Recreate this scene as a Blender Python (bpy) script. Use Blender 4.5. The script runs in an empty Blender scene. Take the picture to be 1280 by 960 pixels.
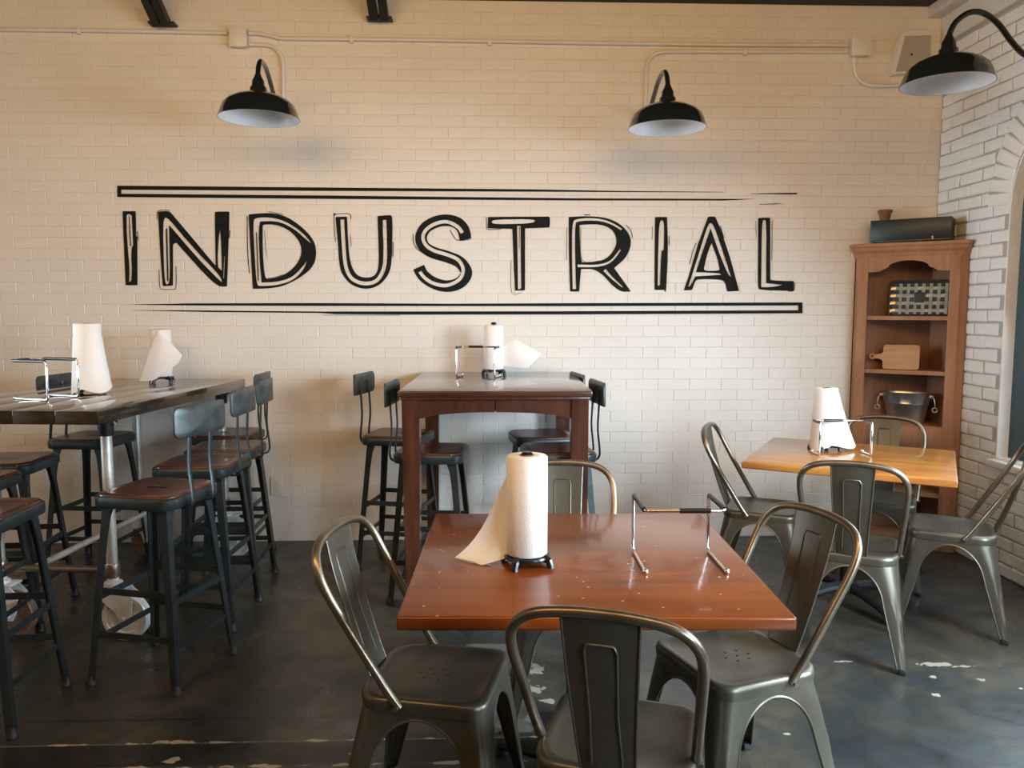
import bpy, bmesh, math, random
from mathutils import Vector, Matrix
PI = math.pi
rnd = random.Random(7)
sc = bpy.context.scene
COL = sc.collection

# ------------------------------------------------------------------ camera
EYE = 1.465
PITCH = math.atan(92/985); YAW = math.radians(2.0); FPX = 985.0
cd = bpy.data.cameras.new('camera'); cam = bpy.data.objects.new('camera', cd); COL.objects.link(cam)
cd.sensor_width = 36; cd.lens = 36*FPX/1280; cd.clip_start = .05; cd.clip_end = 60
cam.location = (0, 0, EYE); cam.rotation_euler = (PI/2-PITCH, 0, -YAW)
sc.camera = cam

# ------------------------------------------------------------------ world, lights, exposure
w = bpy.data.worlds.new('sky'); sc.world = w; w.use_nodes = True
bg = w.node_tree.nodes['Background']; bg.inputs[0].default_value = (.62, .75, .95, 1); bg.inputs[1].default_value = .5
sc.view_settings.view_transform = 'Standard'; sc.view_settings.look = 'None'
sc.view_settings.gamma = 1; sc.view_settings.use_curve_mapping = False
sc.view_settings.exposure = 0.0

def area(name, loc, target, sx, sy, power, col, spread=180):
    l = bpy.data.lights.new(name, 'AREA'); l.shape = 'RECTANGLE'; l.size = sx; l.size_y = sy
    l.energy = power; l.color = col; l.spread = math.radians(spread)
    o = bpy.data.objects.new(name, l); COL.objects.link(o); o.location = loc
    d = Vector(target)-Vector(loc); o.rotation_euler = d.to_track_quat('-Z', 'Y').to_euler(); return o
DAY = (.72, .87, 1.0); WARM = (1.0, .61, .26)
area('daylight_window_2', (3.0, 1.75, 1.42), (.1, 3.5, -.45), 1.2, 1.5, 118, DAY, 100)
area('daylight_window_3', (3.0, -.75, 1.40), (.2, 3.3, -.5), 1.2, 1.5, 50, DAY, 84)
area('daylight_window_1', (3.03, 3.60, 1.45), (1.0, 3.2, .2), 1.1, 1.6, 40, DAY, 160)
area('fill_light_left', (-4.12, 3.2, 1.6), (2.85, 4.1, 1.5), 1.2, 1.4, 12, DAY, 42)  # added cool fill from out of view, brightens the right wall
area('ceiling_lamp_light', (-1.9, .7, 3.2), (-1.8, 4.9, 2.3), 2.6, 1.2, 92, WARM, 180)
area('ceiling_lamp_light_2', (1.0, .7, 3.2), (1.0, 4.9, 2.4), 2.6, 1.2, 80, WARM, 180)

# ------------------------------------------------------------------ materials
def newmat(name):
    m = bpy.data.materials.new(name); m.use_nodes = True
    nt = m.node_tree; b = nt.nodes['Principled BSDF']; return m, nt, b
def simple(name, col, rough=.5, metal=0, bump=0, bscale=200, var=0, vscale=6, spec=.5, coat=0):
    m, nt, b = newmat(name)
    b.inputs['Base Color'].default_value = (*col, 1); b.inputs['Roughness'].default_value = rough
    b.inputs['Metallic'].default_value = metal; b.inputs['Specular IOR Level'].default_value = spec
    b.inputs['Coat Weight'].default_value = coat; b.inputs['Coat Roughness'].default_value = .08
    tc = nt.nodes.new('ShaderNodeTexCoord')
    if var:
        n = nt.nodes.new('ShaderNodeTexNoise'); n.inputs['Scale'].default_value = vscale; n.inputs['Detail'].default_value = 5
        nt.links.new(tc.outputs['Object'], n.inputs['Vector'])
        r = nt.nodes.new('ShaderNodeValToRGB'); e = r.color_ramp.elements
        e[0].position = .3; e[1].position = .72
        e[0].color = (*[c*(1-var) for c in col], 1); e[1].color = (*[min(1, c*(1+var)) for c in col], 1)
        nt.links.new(n.outputs['Fac'], r.inputs['Fac']); nt.links.new(r.outputs['Color'], b.inputs['Base Color'])
    if bump:
        n = nt.nodes.new('ShaderNodeTexNoise'); n.inputs['Scale'].default_value = bscale; n.inputs['Detail'].default_value = 4
        nt.links.new(tc.outputs['Object'], n.inputs['Vector'])
        bp = nt.nodes.new('ShaderNodeBump'); bp.inputs['Strength'].default_value = bump; bp.inputs['Distance'].default_value = .01
        nt.links.new(n.outputs['Fac'], bp.inputs['Height']); nt.links.new(bp.outputs['Normal'], b.inputs['Normal'])
    return m
def wood(name, dark, light, rough=.3, coat=0, scale=1.0, axis=0, fleck=0, wear=0):
    m, nt, b = newmat(name)
    tc = nt.nodes.new('ShaderNodeTexCoord'); mp = nt.nodes.new('ShaderNodeMapping')
    s = [9*scale]*3; s[axis] = 1.1*scale; mp.inputs['Scale'].default_value = s
    nt.links.new(tc.outputs['Object'], mp.inputs['Vector'])
    n = nt.nodes.new('ShaderNodeTexNoise'); n.inputs['Scale'].default_value = 3.2; n.inputs['Detail'].default_value = 6; n.inputs['Distortion'].default_value = .5
    nt.links.new(mp.outputs['Vector'], n.inputs['Vector'])
    n2 = nt.nodes.new('ShaderNodeTexNoise'); n2.inputs['Scale'].default_value = 2.6; n2.inputs['Detail'].default_value = 3
    nt.links.new(tc.outputs['Object'], n2.inputs['Vector'])
    mx = nt.nodes.new('ShaderNodeMath'); mx.operation = 'ADD'
    ml = nt.nodes.new('ShaderNodeMath'); ml.operation = 'MULTIPLY'; ml.inputs[1].default_value = .5
    nt.links.new(n.outputs['Fac'], mx.inputs[0]); nt.links.new(n2.outputs['Fac'], mx.inputs[1]); nt.links.new(mx.outputs[0], ml.inputs[0])
    r = nt.nodes.new('ShaderNodeValToRGB'); e = r.color_ramp.elements
    e[0].position = .36; e[1].position = .66; e[0].color = (*dark, 1); e[1].color = (*light, 1)
    nt.links.new(ml.outputs[0], r.inputs['Fac'])
    src = r.outputs['Color']
    if fleck:
        v = nt.nodes.new('ShaderNodeTexVoronoi'); v.inputs['Scale'].default_value = fleck
        nt.links.new(tc.outputs['Object'], v.inputs['Vector'])
        lt = nt.nodes.new('ShaderNodeMath'); lt.operation = 'LESS_THAN'; lt.inputs[1].default_value = .09 if fleck < 30 else .15
        nt.links.new(v.outputs['Distance'], lt.inputs[0])
        n3 = nt.nodes.new('ShaderNodeTexNoise'); n3.inputs['Scale'].default_value = 18
        nt.links.new(tc.outputs['Object'], n3.inputs['Vector'])
        gt = nt.nodes.new('ShaderNodeMath'); gt.operation = 'GREATER_THAN'; gt.inputs[1].default_value = .52
        nt.links.new(n3.outputs['Fac'], gt.inputs[0])
        mm = nt.nodes.new('ShaderNodeMath'); mm.operation = 'MULTIPLY'
        nt.links.new(lt.outputs[0], mm.inputs[0]); nt.links.new(gt.outputs[0], mm.inputs[1])
        mix = nt.nodes.new('ShaderNodeMixRGB'); mix.inputs['Color2'].default_value = (.55, .42, .33, 1)
        nt.links.new(mm.outputs[0], mix.inputs['Fac']); nt.links.new(src, mix.inputs['Color1']); src = mix.outputs['Color']
    nt.links.new(src, b.inputs['Base Color'])
    b.inputs['Roughness'].default_value = rough; b.inputs['Coat Weight'].default_value = coat; b.inputs['Coat Roughness'].default_value = .10; b.inputs['Specular IOR Level'].default_value = .35
    bp = nt.nodes.new('ShaderNodeBump'); bp.inputs['Strength'].default_value = .06; bp.inputs['Distance'].default_value = .01
    nt.links.new(n.outputs['Fac'], bp.inputs['Height']); nt.links.new(bp.outputs['Normal'], b.inputs['Normal'])
    return m
M = {}
M['cream'] = simple('cream_painted_brick', (.80, .75, .685), .42, bump=.2, bscale=35, var=.035, vscale=2.2)
M['white_brick'] = simple('white_painted_brick', (.80, .79, .765), .5, bump=.7, bscale=22, var=.07, vscale=5)
M['dark_wall'] = simple('dark_timber_wall', (.085, .068, .052), .6, var=.2)
M['grey_mortar'] = simple('recessed_mortar', (.40, .385, .36), .7, bump=.6, bscale=40)
M['plaster'] = simple('painted_plaster', (.72, .68, .62), .55, bump=.1, bscale=40, var=.03)
M['pipe_paint'] = simple('cream_painted_metal', (.78, .735, .68), .38, var=.03)
M['mural'] = simple('black_wall_paint', (.010, .012, .012), .7, var=.25, vscale=25, spec=.15)
M['ceiling'] = simple('dark_ceiling', (.02, .02, .022), .7, bump=.2)
M['black_steel'] = simple('black_painted_steel', (.016, .018, .02), .45, .3)
M['gunmetal'] = simple('gunmetal_sheet', (.128, .115, .088), .36, .65, bump=.015, bscale=60, var=.14, vscale=9)
M['gun_tube'] = simple('gunmetal_tube', (.24, .195, .14), .3, .8, var=.2, vscale=14)
M['rubber'] = simple('black_rubber', (.015, .015, .016), .6)
M['stool'] = simple('dark_blue_grey_steel', (.052, .064, .068), .36, .7, bump=.02, bscale=80, var=.22, vscale=12)
M['stool_panel'] = simple('worn_steel_panel', (.085, .10, .10), .42, .6, var=.35, vscale=14)
M['stool_wood'] = wood('red_brown_stool_seat', (.026, .009, .006), (.12, .034, .015), .34, .25, 1.4, 0, fleck=38)
M['cherry'] = wood('dark_cherry_wood', (.035, .012, .007), (.095, .033, .018), .3, .5, 1.0, 2)
M['cherry_top'] = wood('dark_cherry_top', (.04, .016, .01), (.085, .034, .02), .20, .8, 1.0, 0)
M['redwood'] = wood('varnished_red_brown_top', (.13, .030, .006), (.27, .066, .012), .26, .42, .5, 0, fleck=26)
M['amber'] = wood('varnished_amber_top', (.30, .10, .022), (.56, .24, .055), .25, .5, .8, 0)
M['plank'] = wood('dark_plank_top', (.022, .015, .009), (.042, .029, .017), .18, .9, .9, 1)
M['pine'] = wood('orange_pine', (.30, .14, .075), (.46, .24, .14), .45, 0, .9, 2, fleck=9)
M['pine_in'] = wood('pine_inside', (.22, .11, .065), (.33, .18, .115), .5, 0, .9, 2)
M['board'] = wood('pale_board_wood', (.44, .24, .12), (.60, .37, .20), .5, 0, 1.2, 0)
M['paper'] = simple('white_paper_towel', (.88, .83, .79), .9, bump=.25, bscale=260, spec=.2)
M['card'] = simple('cardboard_core', (.25, .18, .12), .9)
M['black_plastic'] = simple('black_plastic', (.012, .012, .014), .22)
M['chrome'] = simple('chrome', (.8, .8, .8), .12, 1)
M['galv'] = simple('galvanised_steel', (.50, .52, .52), .28, .9, var=.18, vscale=12)
M['pipe'] = simple('pale_galvanised_pipe', (.62, .60, .55), .35, .55, var=.15, vscale=20)
M['brass_pipe'] = simple('tarnished_pipe', (.32, .26, .19), .35, .8, var=.2, vscale=15)
M['white_metal'] = simple('white_painted_iron', (.74, .75, .76), .35, .15, var=.08, vscale=18)
M['lamp_black'] = simple('black_enamel', (.010, .013, .013), .18, 0, coat=.6)
M['lamp_white'] = simple('white_enamel', (.86, .83, .80), .35)
M['bulb'] = simple('frosted_bulb', (.9, .88, .84), .25)
M['teal_frame'] = simple('teal_painted_frame', (.035, .075, .095), .45, var=.15)
M['black_box'] = simple('blue_black_tin', (.010, .022, .026), .38, .1, var=.2)
M['terracotta'] = simple('terracotta', (.22, .085, .055), .8, var=.15, vscale=30)
M['speaker_grey'] = simple('speaker_grille', (.46, .43, .37), .7, bump=.5, bscale=700)
M['dark_iron'] = simple('dark_cast_iron', (.02, .02, .021), .5, .4)
M['weave_dark'] = simple('dark_tray_back', (.025, .038, .042), .5, .2)
M['weave'] = simple('pewter_strip', (.30, .33, .31), .5, .3, var=.2, vscale=20)
M['weave_gold'] = simple('pale_gold_strip', (.74, .58, .34), .3, .7)
M['wheel_wood'] = simple('brown_wheel_face', (.20, .12, .075), .55, .1, var=.3, vscale=18)
def glassmat():
    m, nt, b = newmat('window_glass')
    g = nt.nodes.new('ShaderNodeBsdfGlossy'); g.inputs['Roughness'].default_value = .02
    t = nt.nodes.new('ShaderNodeBsdfTransparent'); t.inputs[0].default_value = (.93, .96, .97, 1)
    mx = nt.nodes.new('ShaderNodeMixShader'); mx.inputs[0].default_value = .08
    nt.links.new(t.outputs[0], mx.inputs[1]); nt.links.new(g.outputs[0], mx.inputs[2])
    nt.links.new(mx.outputs[0], nt.nodes['Material Output'].inputs[0]); return m
M['glass'] = glassmat()

def floormat():
    m, nt, b = newmat('stained_concrete')
    N = nt.nodes.new; L = nt.links.new
    tc = N('ShaderNodeTexCoord')
    def noise(scale, detail=5, dist=0):
        n = N('ShaderNodeTexNoise'); n.inputs['Scale'].default_value = scale; n.inputs['Detail'].default_value = detail
        n.inputs['Distortion'].default_value = dist; L(tc.outputs['Object'], n.inputs['Vector']); return n.outputs['Fac']
    def math_(op, a, b_=0.0, c=None):
        n = N('ShaderNodeMath'); n.operation = op
        for i, v in enumerate([a, b_] + ([c] if c is not None else [])):
            if isinstance(v, (int, float)): n.inputs[i].default_value = v
            else: L(v, n.inputs[i])
        return n.outputs[0]
    def ramp(f, stops):
        r = N('ShaderNodeValToRGB'); e = r.color_ramp.elements
        while len(e) < len(stops): e.new(.5)
        for i, (p, c) in enumerate(stops): e[i].position = p; e[i].color = (*c, 1)
        L(f, r.inputs['Fac']); return r.outputs['Color']
    def mix(f, a, b_):
        n = N('ShaderNodeMixRGB')
        if isinstance(f, (int, float)): n.inputs[0].default_value = f
        else: L(f, n.inputs[0])
        for i, v in ((1, a), (2, b_)):
            if isinstance(v, tuple): n.inputs[i].default_value = (*v, 1)
            else: L(v, n.inputs[i])
        return n.outputs[0]
    base = ramp(noise(1.5, 8, .8), [(.3, (.014, .016, .016)), (.44, (.032, .033, .027)), (.56, (.062, .054, .038)), (.75, (.092, .077, .054))])
    blot = ramp(noise(4.2, 9, 1.5), [(.42, (0, 0, 0)), (.62, (1, 1, 1))])
    base = mix(math_('MULTIPLY', blot, .6), base, (.018, .025, .031))
    sep = N('ShaderNodeSeparateXYZ'); L(tc.outputs['Object'], sep.inputs[0])
    X, Y = sep.outputs[0], sep.outputs[1]
    wob = noise(7, 6); wob = math_('MULTIPLY', math_('SUBTRACT', wob, .5), .07)
    Yw = math_('ADD', Y, wob)
    # old floor seam: a darker strip across the room, left of the front table, with chipped pale edges
    inx = math_('LESS_THAN', X, .55)
    strip = math_('MULTIPLY', math_('MULTIPLY', math_('LESS_THAN', Y, 2.585), math_('GREATER_THAN', Y, 2.455)), inx)
    base = mix(math_('MULTIPLY', strip, .75), base, (.012, .012, .011))
    chipn = noise(11, 7, .6)
    def edge(y0, wdt, thr):
        d = math_('ABSOLUTE', math_('SUBTRACT', Y, y0))
        a = math_('LESS_THAN', d, math_('MULTIPLY', math_('MAXIMUM', math_('SUBTRACT', chipn, thr), 0.0), wdt))
        return math_('MULTIPLY', a, inx)
    e1 = edge(2.592, .07, .50); e2 = edge(2.445, .09, .50)
    line = math_('MULTIPLY', math_('LESS_THAN', math_('ABSOLUTE', math_('SUBTRACT', math_('ADD', Y, math_('MULTIPLY', wob, .12)), 2.59)), .004), inx)
    base = mix(math_('MULTIPLY', line, .55), base, (.16, .14, .11))
    thin = math_('MULTIPLY', math_('LESS_THAN', math_('ABSOLUTE', math_('SUBTRACT', math_('ADD', Y, math_('MULTIPLY', wob, .25)), 2.75)), .005), inx)
    base = mix(math_('MULTIPLY', thin, .8), base, (.008, .008, .008))
    # paint chips: scattered specks plus worn spots at fixed places
    vor = N('ShaderNodeTexVoronoi'); vor.inputs['Scale'].default_value = 5.5; L(tc.outputs['Object'], vor.inputs['Vector'])
    sp = math_('MULTIPLY', math_('LESS_THAN', vor.outputs['Distance'], .04), math_('GREATER_THAN', noise(9, 2), .56))
    chips = math_('MAXIMUM', sp, math_('MAXIMUM', e1, e2))
    n2 = math_('MULTIPLY', math_('SUBTRACT', noise(30, 7, .4), .46), 5.0)
    for (cx, cy, rx, ry) in [(1.87, 3.09, .085, .022), (1.97, 3.07, .05, .012), (1.79, 2.98, .022, .014), (1.98, 2.95, .022, .012), (1.50, 3.13, .045, .008), (1.72, 2.83, .02, .015), (2.02, 2.62, .06, .04),
                             (.21, 3.10, .035, .05), (.19, 2.93, .045, .04), (.23, 2.84, .03, .025), (.17, 2.72, .03, .05), (.12, 3.3, .035, .02), (-1.06, 2.60, .085, .012), (-.42, 2.50, .03, .02), (-1.02, 2.49, .03, .02), (.62, 2.55, .02, .01), (1.05, 2.58, .02, .01)]:
        dx = math_('DIVIDE', math_('SUBTRACT', X, cx), rx); dy = math_('DIVIDE', math_('SUBTRACT', Y, cy), ry)
        d = math_('ADD', math_('MULTIPLY', dx, dx), math_('MULTIPLY', dy, dy))
        chips = math_('MAXIMUM', chips, math_('LESS_THAN', math_('ADD', d, n2), .9))
    # pale patch under the front table: reflection of the bright wall painted in
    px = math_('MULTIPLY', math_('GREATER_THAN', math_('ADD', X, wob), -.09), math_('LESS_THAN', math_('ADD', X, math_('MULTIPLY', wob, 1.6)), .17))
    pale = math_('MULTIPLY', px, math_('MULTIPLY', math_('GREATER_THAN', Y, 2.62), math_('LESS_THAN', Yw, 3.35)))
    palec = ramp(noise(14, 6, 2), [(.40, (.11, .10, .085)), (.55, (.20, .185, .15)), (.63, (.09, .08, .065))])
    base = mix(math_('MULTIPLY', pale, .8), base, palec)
    base = mix(chips, base, (.34, .30, .235))
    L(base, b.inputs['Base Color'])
    rr = N('ShaderNodeMapRange'); rr.inputs[1].default_value = .3; rr.inputs[2].default_value = .7; rr.inputs[3].default_value = .22; rr.inputs[4].default_value = .46
    L(noise(5.5, 8, 1), rr.inputs[0]); L(rr.outputs[0], b.inputs['Roughness'])
    b.inputs['Specular IOR Level'].default_value = .5
    bp = N('ShaderNodeBump'); bp.inputs['Strength'].default_value = .22; bp.inputs['Distance'].default_value = .01
    L(noise(12, 8), bp.inputs['Height']); L(bp.outputs['Normal'], b.inputs['Normal'])
    return m
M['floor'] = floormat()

# ------------------------------------------------------------------ mesh helpers
class MB:
    def __init__(s): s.bm = bmesh.new()
    def box(s, c, d, bev=0, rot=None, seg=2):
        t = bmesh.new(); bmesh.ops.create_cube(t, size=1)
        for v in t.verts: v.co = Vector((v.co.x*d[0], v.co.y*d[1], v.co.z*d[2]))
        if bev: bmesh.ops.bevel(t, geom=list(t.edges), offset=bev, segments=seg, affect='EDGES', profile=.5)
        mt = Matrix.Translation(c)
        if rot is not None: mt = mt @ rot
        bmesh.ops.transform(t, matrix=mt, verts=t.verts); s._merge(t); return s
    def _merge(s, t):
        me = bpy.data.meshes.new('tmp'); t.to_mesh(me); t.free(); s.bm.from_mesh(me); bpy.data.meshes.remove(me)
    def loft(s, rings, cap=True, closed=True):
        vs = [[s.bm.verts.new(p) for p in r] for r in rings]; n = len(rings[0])
        for a, b in zip(vs, vs[1:]):
            for i in range(n if closed else n-1):
                j = (i+1) % n
                try: s.bm.faces.new((a[i], a[j], b[j], b[i]))
                except ValueError: pass
        if cap and closed:
            s.bm.faces.new(vs[0][::-1]); s.bm.faces.new(vs[-1])
        return s
    def tube(s, path, r, n=10, closed=False, ry=None, up=None):
        P = [Vector(p) for p in path]; rings = []; N = len(P); prev = None
        for i in range(N):
            if closed: t = P[(i+1) % N]-P[i-1]
            else: t = P[min(i+1, N-1)]-P[max(i-1, 0)]
            t.normalize()
            if prev is None:
                u = Vector(up) if up else (Vector((0, 0, 1)) if abs(t.z) < .9 else Vector((1, 0, 0)))
            else: u = prev
            u = (u-t*u.dot(t)).normalized(); prev = u; v = t.cross(u)
            ra = r[i] if isinstance(r, (list, tuple)) else r
            rb = ry if ry else ra
            rings.append([P[i]+u*(rb*math.sin(a))+v*(ra*math.cos(a)) for a in [2*PI*k/n for k in range(n)]])
        if closed: rings.append(rings[0]); s.loft(rings, cap=False)
        else: s.loft(rings)
        return s
    def bar(s, a, b, wx, wy, up=(0, 0, 1)):
        a, b = Vector(a), Vector(b); t = (b-a).normalized(); u = Vector(up); u = (u-t*u.dot(t)).normalized(); v = t.cross(u)
        R = [[p+v*(sx*wx/2)+u*(sy*wy/2) for sx, sy in ((-1, -1), (1, -1), (1, 1), (-1, 1))] for p in (a, b)]
        return s.loft(R)
    def lathe(s, prof, n=32, c=(0, 0, 0), cap=True, mat=None):
        C = Vector(c); rings = [[C+Vector((r*math.cos(2*PI*k/n), r*math.sin(2*PI*k/n), z)) for k in range(n)] for r, z in prof]
        if mat is not None: rings = [[mat @ (p-C)+C for p in r] for r in rings]
        return s.loft(rings, cap)
    def prism(s, pts, z0, z1, mat=None):
        R = [[Vector((p[0], p[1], z)) for p in pts] for z in (z0, z1)]
        if mat is not None: R = [[mat @ p for p in r] for r in R]
        return s.loft(R)
    def grid(s, rows, thick=0):
        vs = [[s.bm.verts.new(p) for p in r] for r in rows]; fs = []
        for a, b in zip(vs, vs[1:]):
            for i in range(len(a)-1): fs.append(s.bm.faces.new((a[i], a[i+1], b[i+1], b[i])))
        if thick: bmesh.ops.recalc_face_normals(s.bm, faces=fs); bmesh.ops.solidify(s.bm, geom=fs, thickness=thick)
        return s
    def xf(s, m): bmesh.ops.transform(s.bm, matrix=m, verts=s.bm.verts); return s
    def obj(s, name, mat, parent=None, smooth=35, loc=None, rz=0):
        bmesh.ops.recalc_face_normals(s.bm, faces=s.bm.faces)
        me = bpy.data.meshes.new(name); s.bm.to_mesh(me); s.bm.free()
        if smooth:
            me.shade_smooth(); me.set_sharp_from_angle(angle=math.radians(smooth))
        me.materials.append(mat)
        return link(name, me, parent, loc, rz)
def link(name, me, parent=None, loc=None, rz=0):
    o = bpy.data.objects.new(name, me); COL.objects.link(o)
    if parent: o.parent = parent
    if loc: o.location = loc
    if rz: o.rotation_euler = (0, 0, rz)
    return o
def curve_mesh(name, splines, depth):
    """flat filled outline(s) with holes (even-odd), extruded by depth, in local XY"""
    c = bpy.data.curves.new(name, 'CURVE'); c.dimensions = '2D'; c.fill_mode = 'BOTH'; c.extrude = depth/2
    for pts in splines:
        sp = c.splines.new('POLY'); sp.points.add(len(pts)-1); sp.use_cyclic_u = True
        for p, q in zip(sp.points, pts): p.co = (q[0], q[1], 0, 1)
    o = bpy.data.objects.new('tmp', c); COL.objects.link(o)
    me = bpy.data.meshes.new_from_object(o.evaluated_get(bpy.context.evaluated_depsgraph_get()))
    bpy.data.objects.remove(o); bpy.data.curves.remove(c); me.name = name; return me
def thing(name, label, cat, loc=(0, 0, 0), rz=0, group=None):
    o = bpy.data.objects.new(name, None); COL.objects.link(o); o.empty_display_size = .1
    o.location = loc; o.rotation_euler = (0, 0, rz); o['label'] = label; o['category'] = cat
    if group: o['group'] = group
    return o
def tag(o, label, cat, group=None):
    o['label'] = label; o['category'] = cat
    if group: o['group'] = group
    return o
def struct(o): o['kind'] = 'structure'; return o
def dup(root, label, loc, rz):
    r = root.copy(); COL.objects.link(r); r.location = loc; r.rotation_euler = (0, 0, rz); r['label'] = label
    for ch in list(root.children):
        c = ch.copy(); COL.objects.link(c); c.parent = r
        for g in list(ch.children):
            d = g.copy(); COL.objects.link(d); d.parent = c
    return r
def rrect(w, d, r, n=5, rs=None):
    """rounded rectangle, ccw from +x; rs = radii for (++,-+,--,+-)"""
    out = []; rs = rs or (r, r, r, r)
    for k, (sx, sy) in enumerate(((1, 1), (-1, 1), (-1, -1), (1, -1))):
        q = rs[k]; cx, cy = sx*(w/2-q), sy*(d/2-q)
        for i in range(n+1):
            a = PI/2*k+PI/2*i/n; out.append((cx+q*math.cos(a), cy+q*math.sin(a)))
    return out
def smooth_path(P, n=6):
    P = [Vector(p) for p in P]; out = []
    for i in range(len(P)-1):
        a, b, c, d = P[max(i-1, 0)], P[i], P[i+1], P[min(i+2, len(P)-1)]
        for k in range(n):
            t = k/n; out.append(.5*((2*b)+(c-a)*t+(2*a-5*b+4*c-d)*t*t+(3*b-a-3*c+d)*t**3))
    out.append(P[-1]); return out
RX = lambda a: Matrix.Rotation(a, 4, 'X')
RY = lambda a: Matrix.Rotation(a, 4, 'Y')
RZ = lambda a: Matrix.Rotation(a, 4, 'Z')

# ------------------------------------------------------------------ the room
D = 4.96; XR = 2.855; XL = -4.2; YF = -3.2; ZC = 3.33
# a photograph pixel turned into a point of the lettered wall (used to measure the painted sign and the conduits)
_fw = Vector((math.sin(YAW)*math.cos(PITCH), math.cos(YAW)*math.cos(PITCH), -math.sin(PITCH)))
_rt = Vector((math.cos(YAW), -math.sin(YAW), 0)); _up = _rt.cross(_fw)
def wall_pt(x, y):
    r = _fw+_rt*((x-640)/FPX)-_up*((y-480)/FPX); t = D/r.y; return (r.x*t, EYE+r.z*t)

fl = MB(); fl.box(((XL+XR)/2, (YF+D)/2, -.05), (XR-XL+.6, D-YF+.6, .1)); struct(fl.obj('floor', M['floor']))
ce = MB(); ce.box(((XL+XR)/2, (YF+D)/2, ZC+.06), (XR-XL+.6, D-YF+.6, .12)); struct(ce.obj('ceiling', M['ceiling']))
wl = MB(); wl.box((XL-.1, (YF+D)/2, ZC/2), (.2, D-YF+.4, ZC)); struct(wl.obj('wall_left', M['cream']))
wf = MB(); wf.box(((XL+XR)/2, YF-.1, ZC/2), (XR-XL, .2, ZC)); struct(wf.obj('wall_front', M['dark_wall']))

# lettered wall: mortar face with every brick in front of it
wb = MB(); wb.box(((XL+XR)/2+.1, D+.1035, ZC/2), (XR-XL+.2, .2, ZC)); wall_back = struct(wb.obj('wall_back', M['cream']))
BH, BL, Z0 = .0676, .2032, .150
def brick_mesh(name, w, h, dep, bev, jit, mat):
    """front face towards -Y, bevelled, slightly uneven; open at the back"""
    b = MB(); R = lambda: rnd.uniform(-jit, jit)
    def ring(ww, hh, y): return [(sx*ww/2+R(), y+R()*.3, sz*hh/2+R()) for sx, sz in ((-1, -1), (1, -1), (1, 1), (-1, 1))]
    b.loft([ring(w, h, dep), ring(w, h, bev), ring(w-2*bev, h-2*bev, 0)], cap=False)
    b.bm.verts.ensure_lookup_table(); b.bm.faces.new(b.bm.verts[-4:])
    bmesh.ops.recalc_face_normals(b.bm, faces=b.bm.faces)
    me = bpy.data.meshes.new(name); b.bm.to_mesh(me); b.bm.free(); me.materials.append(mat); return me
def fix_out(me):                                    # bricks face -Y
    if sum(p.normal.y*p.area for p in me.polygons) > 0: me.flip_normals()
    return me
bricks = [fix_out(brick_mesh('brick', BL-.0052, BH-.0020, .005, .0020, .0006, M['cream'])) for _ in range(8)]
cells = []
k = 0; z = Z0+BH/2
while z < ZC-.02:
    x = (-1.135 if k % 2 == 0 else -1.235)-BL/2-BL*11
    while x < XR+.02:
        if x+BL/2 <= XR+.1: cells.append((x, z))
        x += BL
    z += BH; k += 1
cells.sort(key=lambda c: (c[0]-.05)**2+(c[1]-1.85)**2*1.6)
for i, (x, z) in enumerate(cells):
    if x+BL/2 > XR: continue
    if i < 295: link('brick', bricks[i % 8], wall_back, (x, D+rnd.uniform(-.0006, .0006), z))
far = bmesh.new()
for i, (x, z) in enumerate(cells[295:]):
    me = bricks[i % 8]; n0 = len(far.verts); far.from_mesh(me); far.verts.ensure_lookup_table()
    mv = Vector((x, D+rnd.uniform(-.0006, .0006), z))
    for v in far.verts[n0:]:
        v.co += mv; v.co.x = min(v.co.x, XR+.004)
me = bpy.data.meshes.new('brick_courses'); far.to_mesh(me); far.free(); me.materials.append(M['cream'])
o = link('brick_courses', me, wall_back); o['kind'] = 'stuff'
bb = fix_out(brick_mesh('base_block', .6, Z0-.006, .008, .003, .0006, M['cream']))
for i in range(12):
    x = -1.36+.605*(i-4)
    if x+.61 < XR+.2: link('base_block', bb, wall_back, (min(x+.3025, XR-.3), D, Z0/2))

# right wall: old white brick, three arched windows
WIN = [(3.60, 'window_1'), (1.75, 'window_2'), (-.75, 'window_3')]
WW, WS, WZ = .65, .64, 2.02        # half width, sill, spring line
RISE = .55
def arch_pts(cy, w=WW, s=WS, spring=WZ, rise=RISE, n=20):
    return [(cy-w, s), (cy+w, s)]+[(cy+w*math.cos(PI*i/n), spring+rise*math.sin(PI*i/n)) for i in range(n+1)]
def right_wall_mesh(name, outline, holes, x0, thick, mat):
    me = curve_mesh(name, [outline]+holes, thick)
    me.transform(Matrix(((0, 0, 1, x0+thick/2), (1, 0, 0, 0), (0, 1, 0, 0), (0, 0, 0, 1))))
    me.materials.append(mat); return me
outl = [(YF, 0), (D+.1, 0), (D+.1, ZC), (YF, ZC)]
wall_right = struct(link('wall_right', right_wall_mesh('wall_right', outl, [arch_pts(c) for c, _ in WIN], XR+.007, .25, M['grey_mortar'])))
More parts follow.
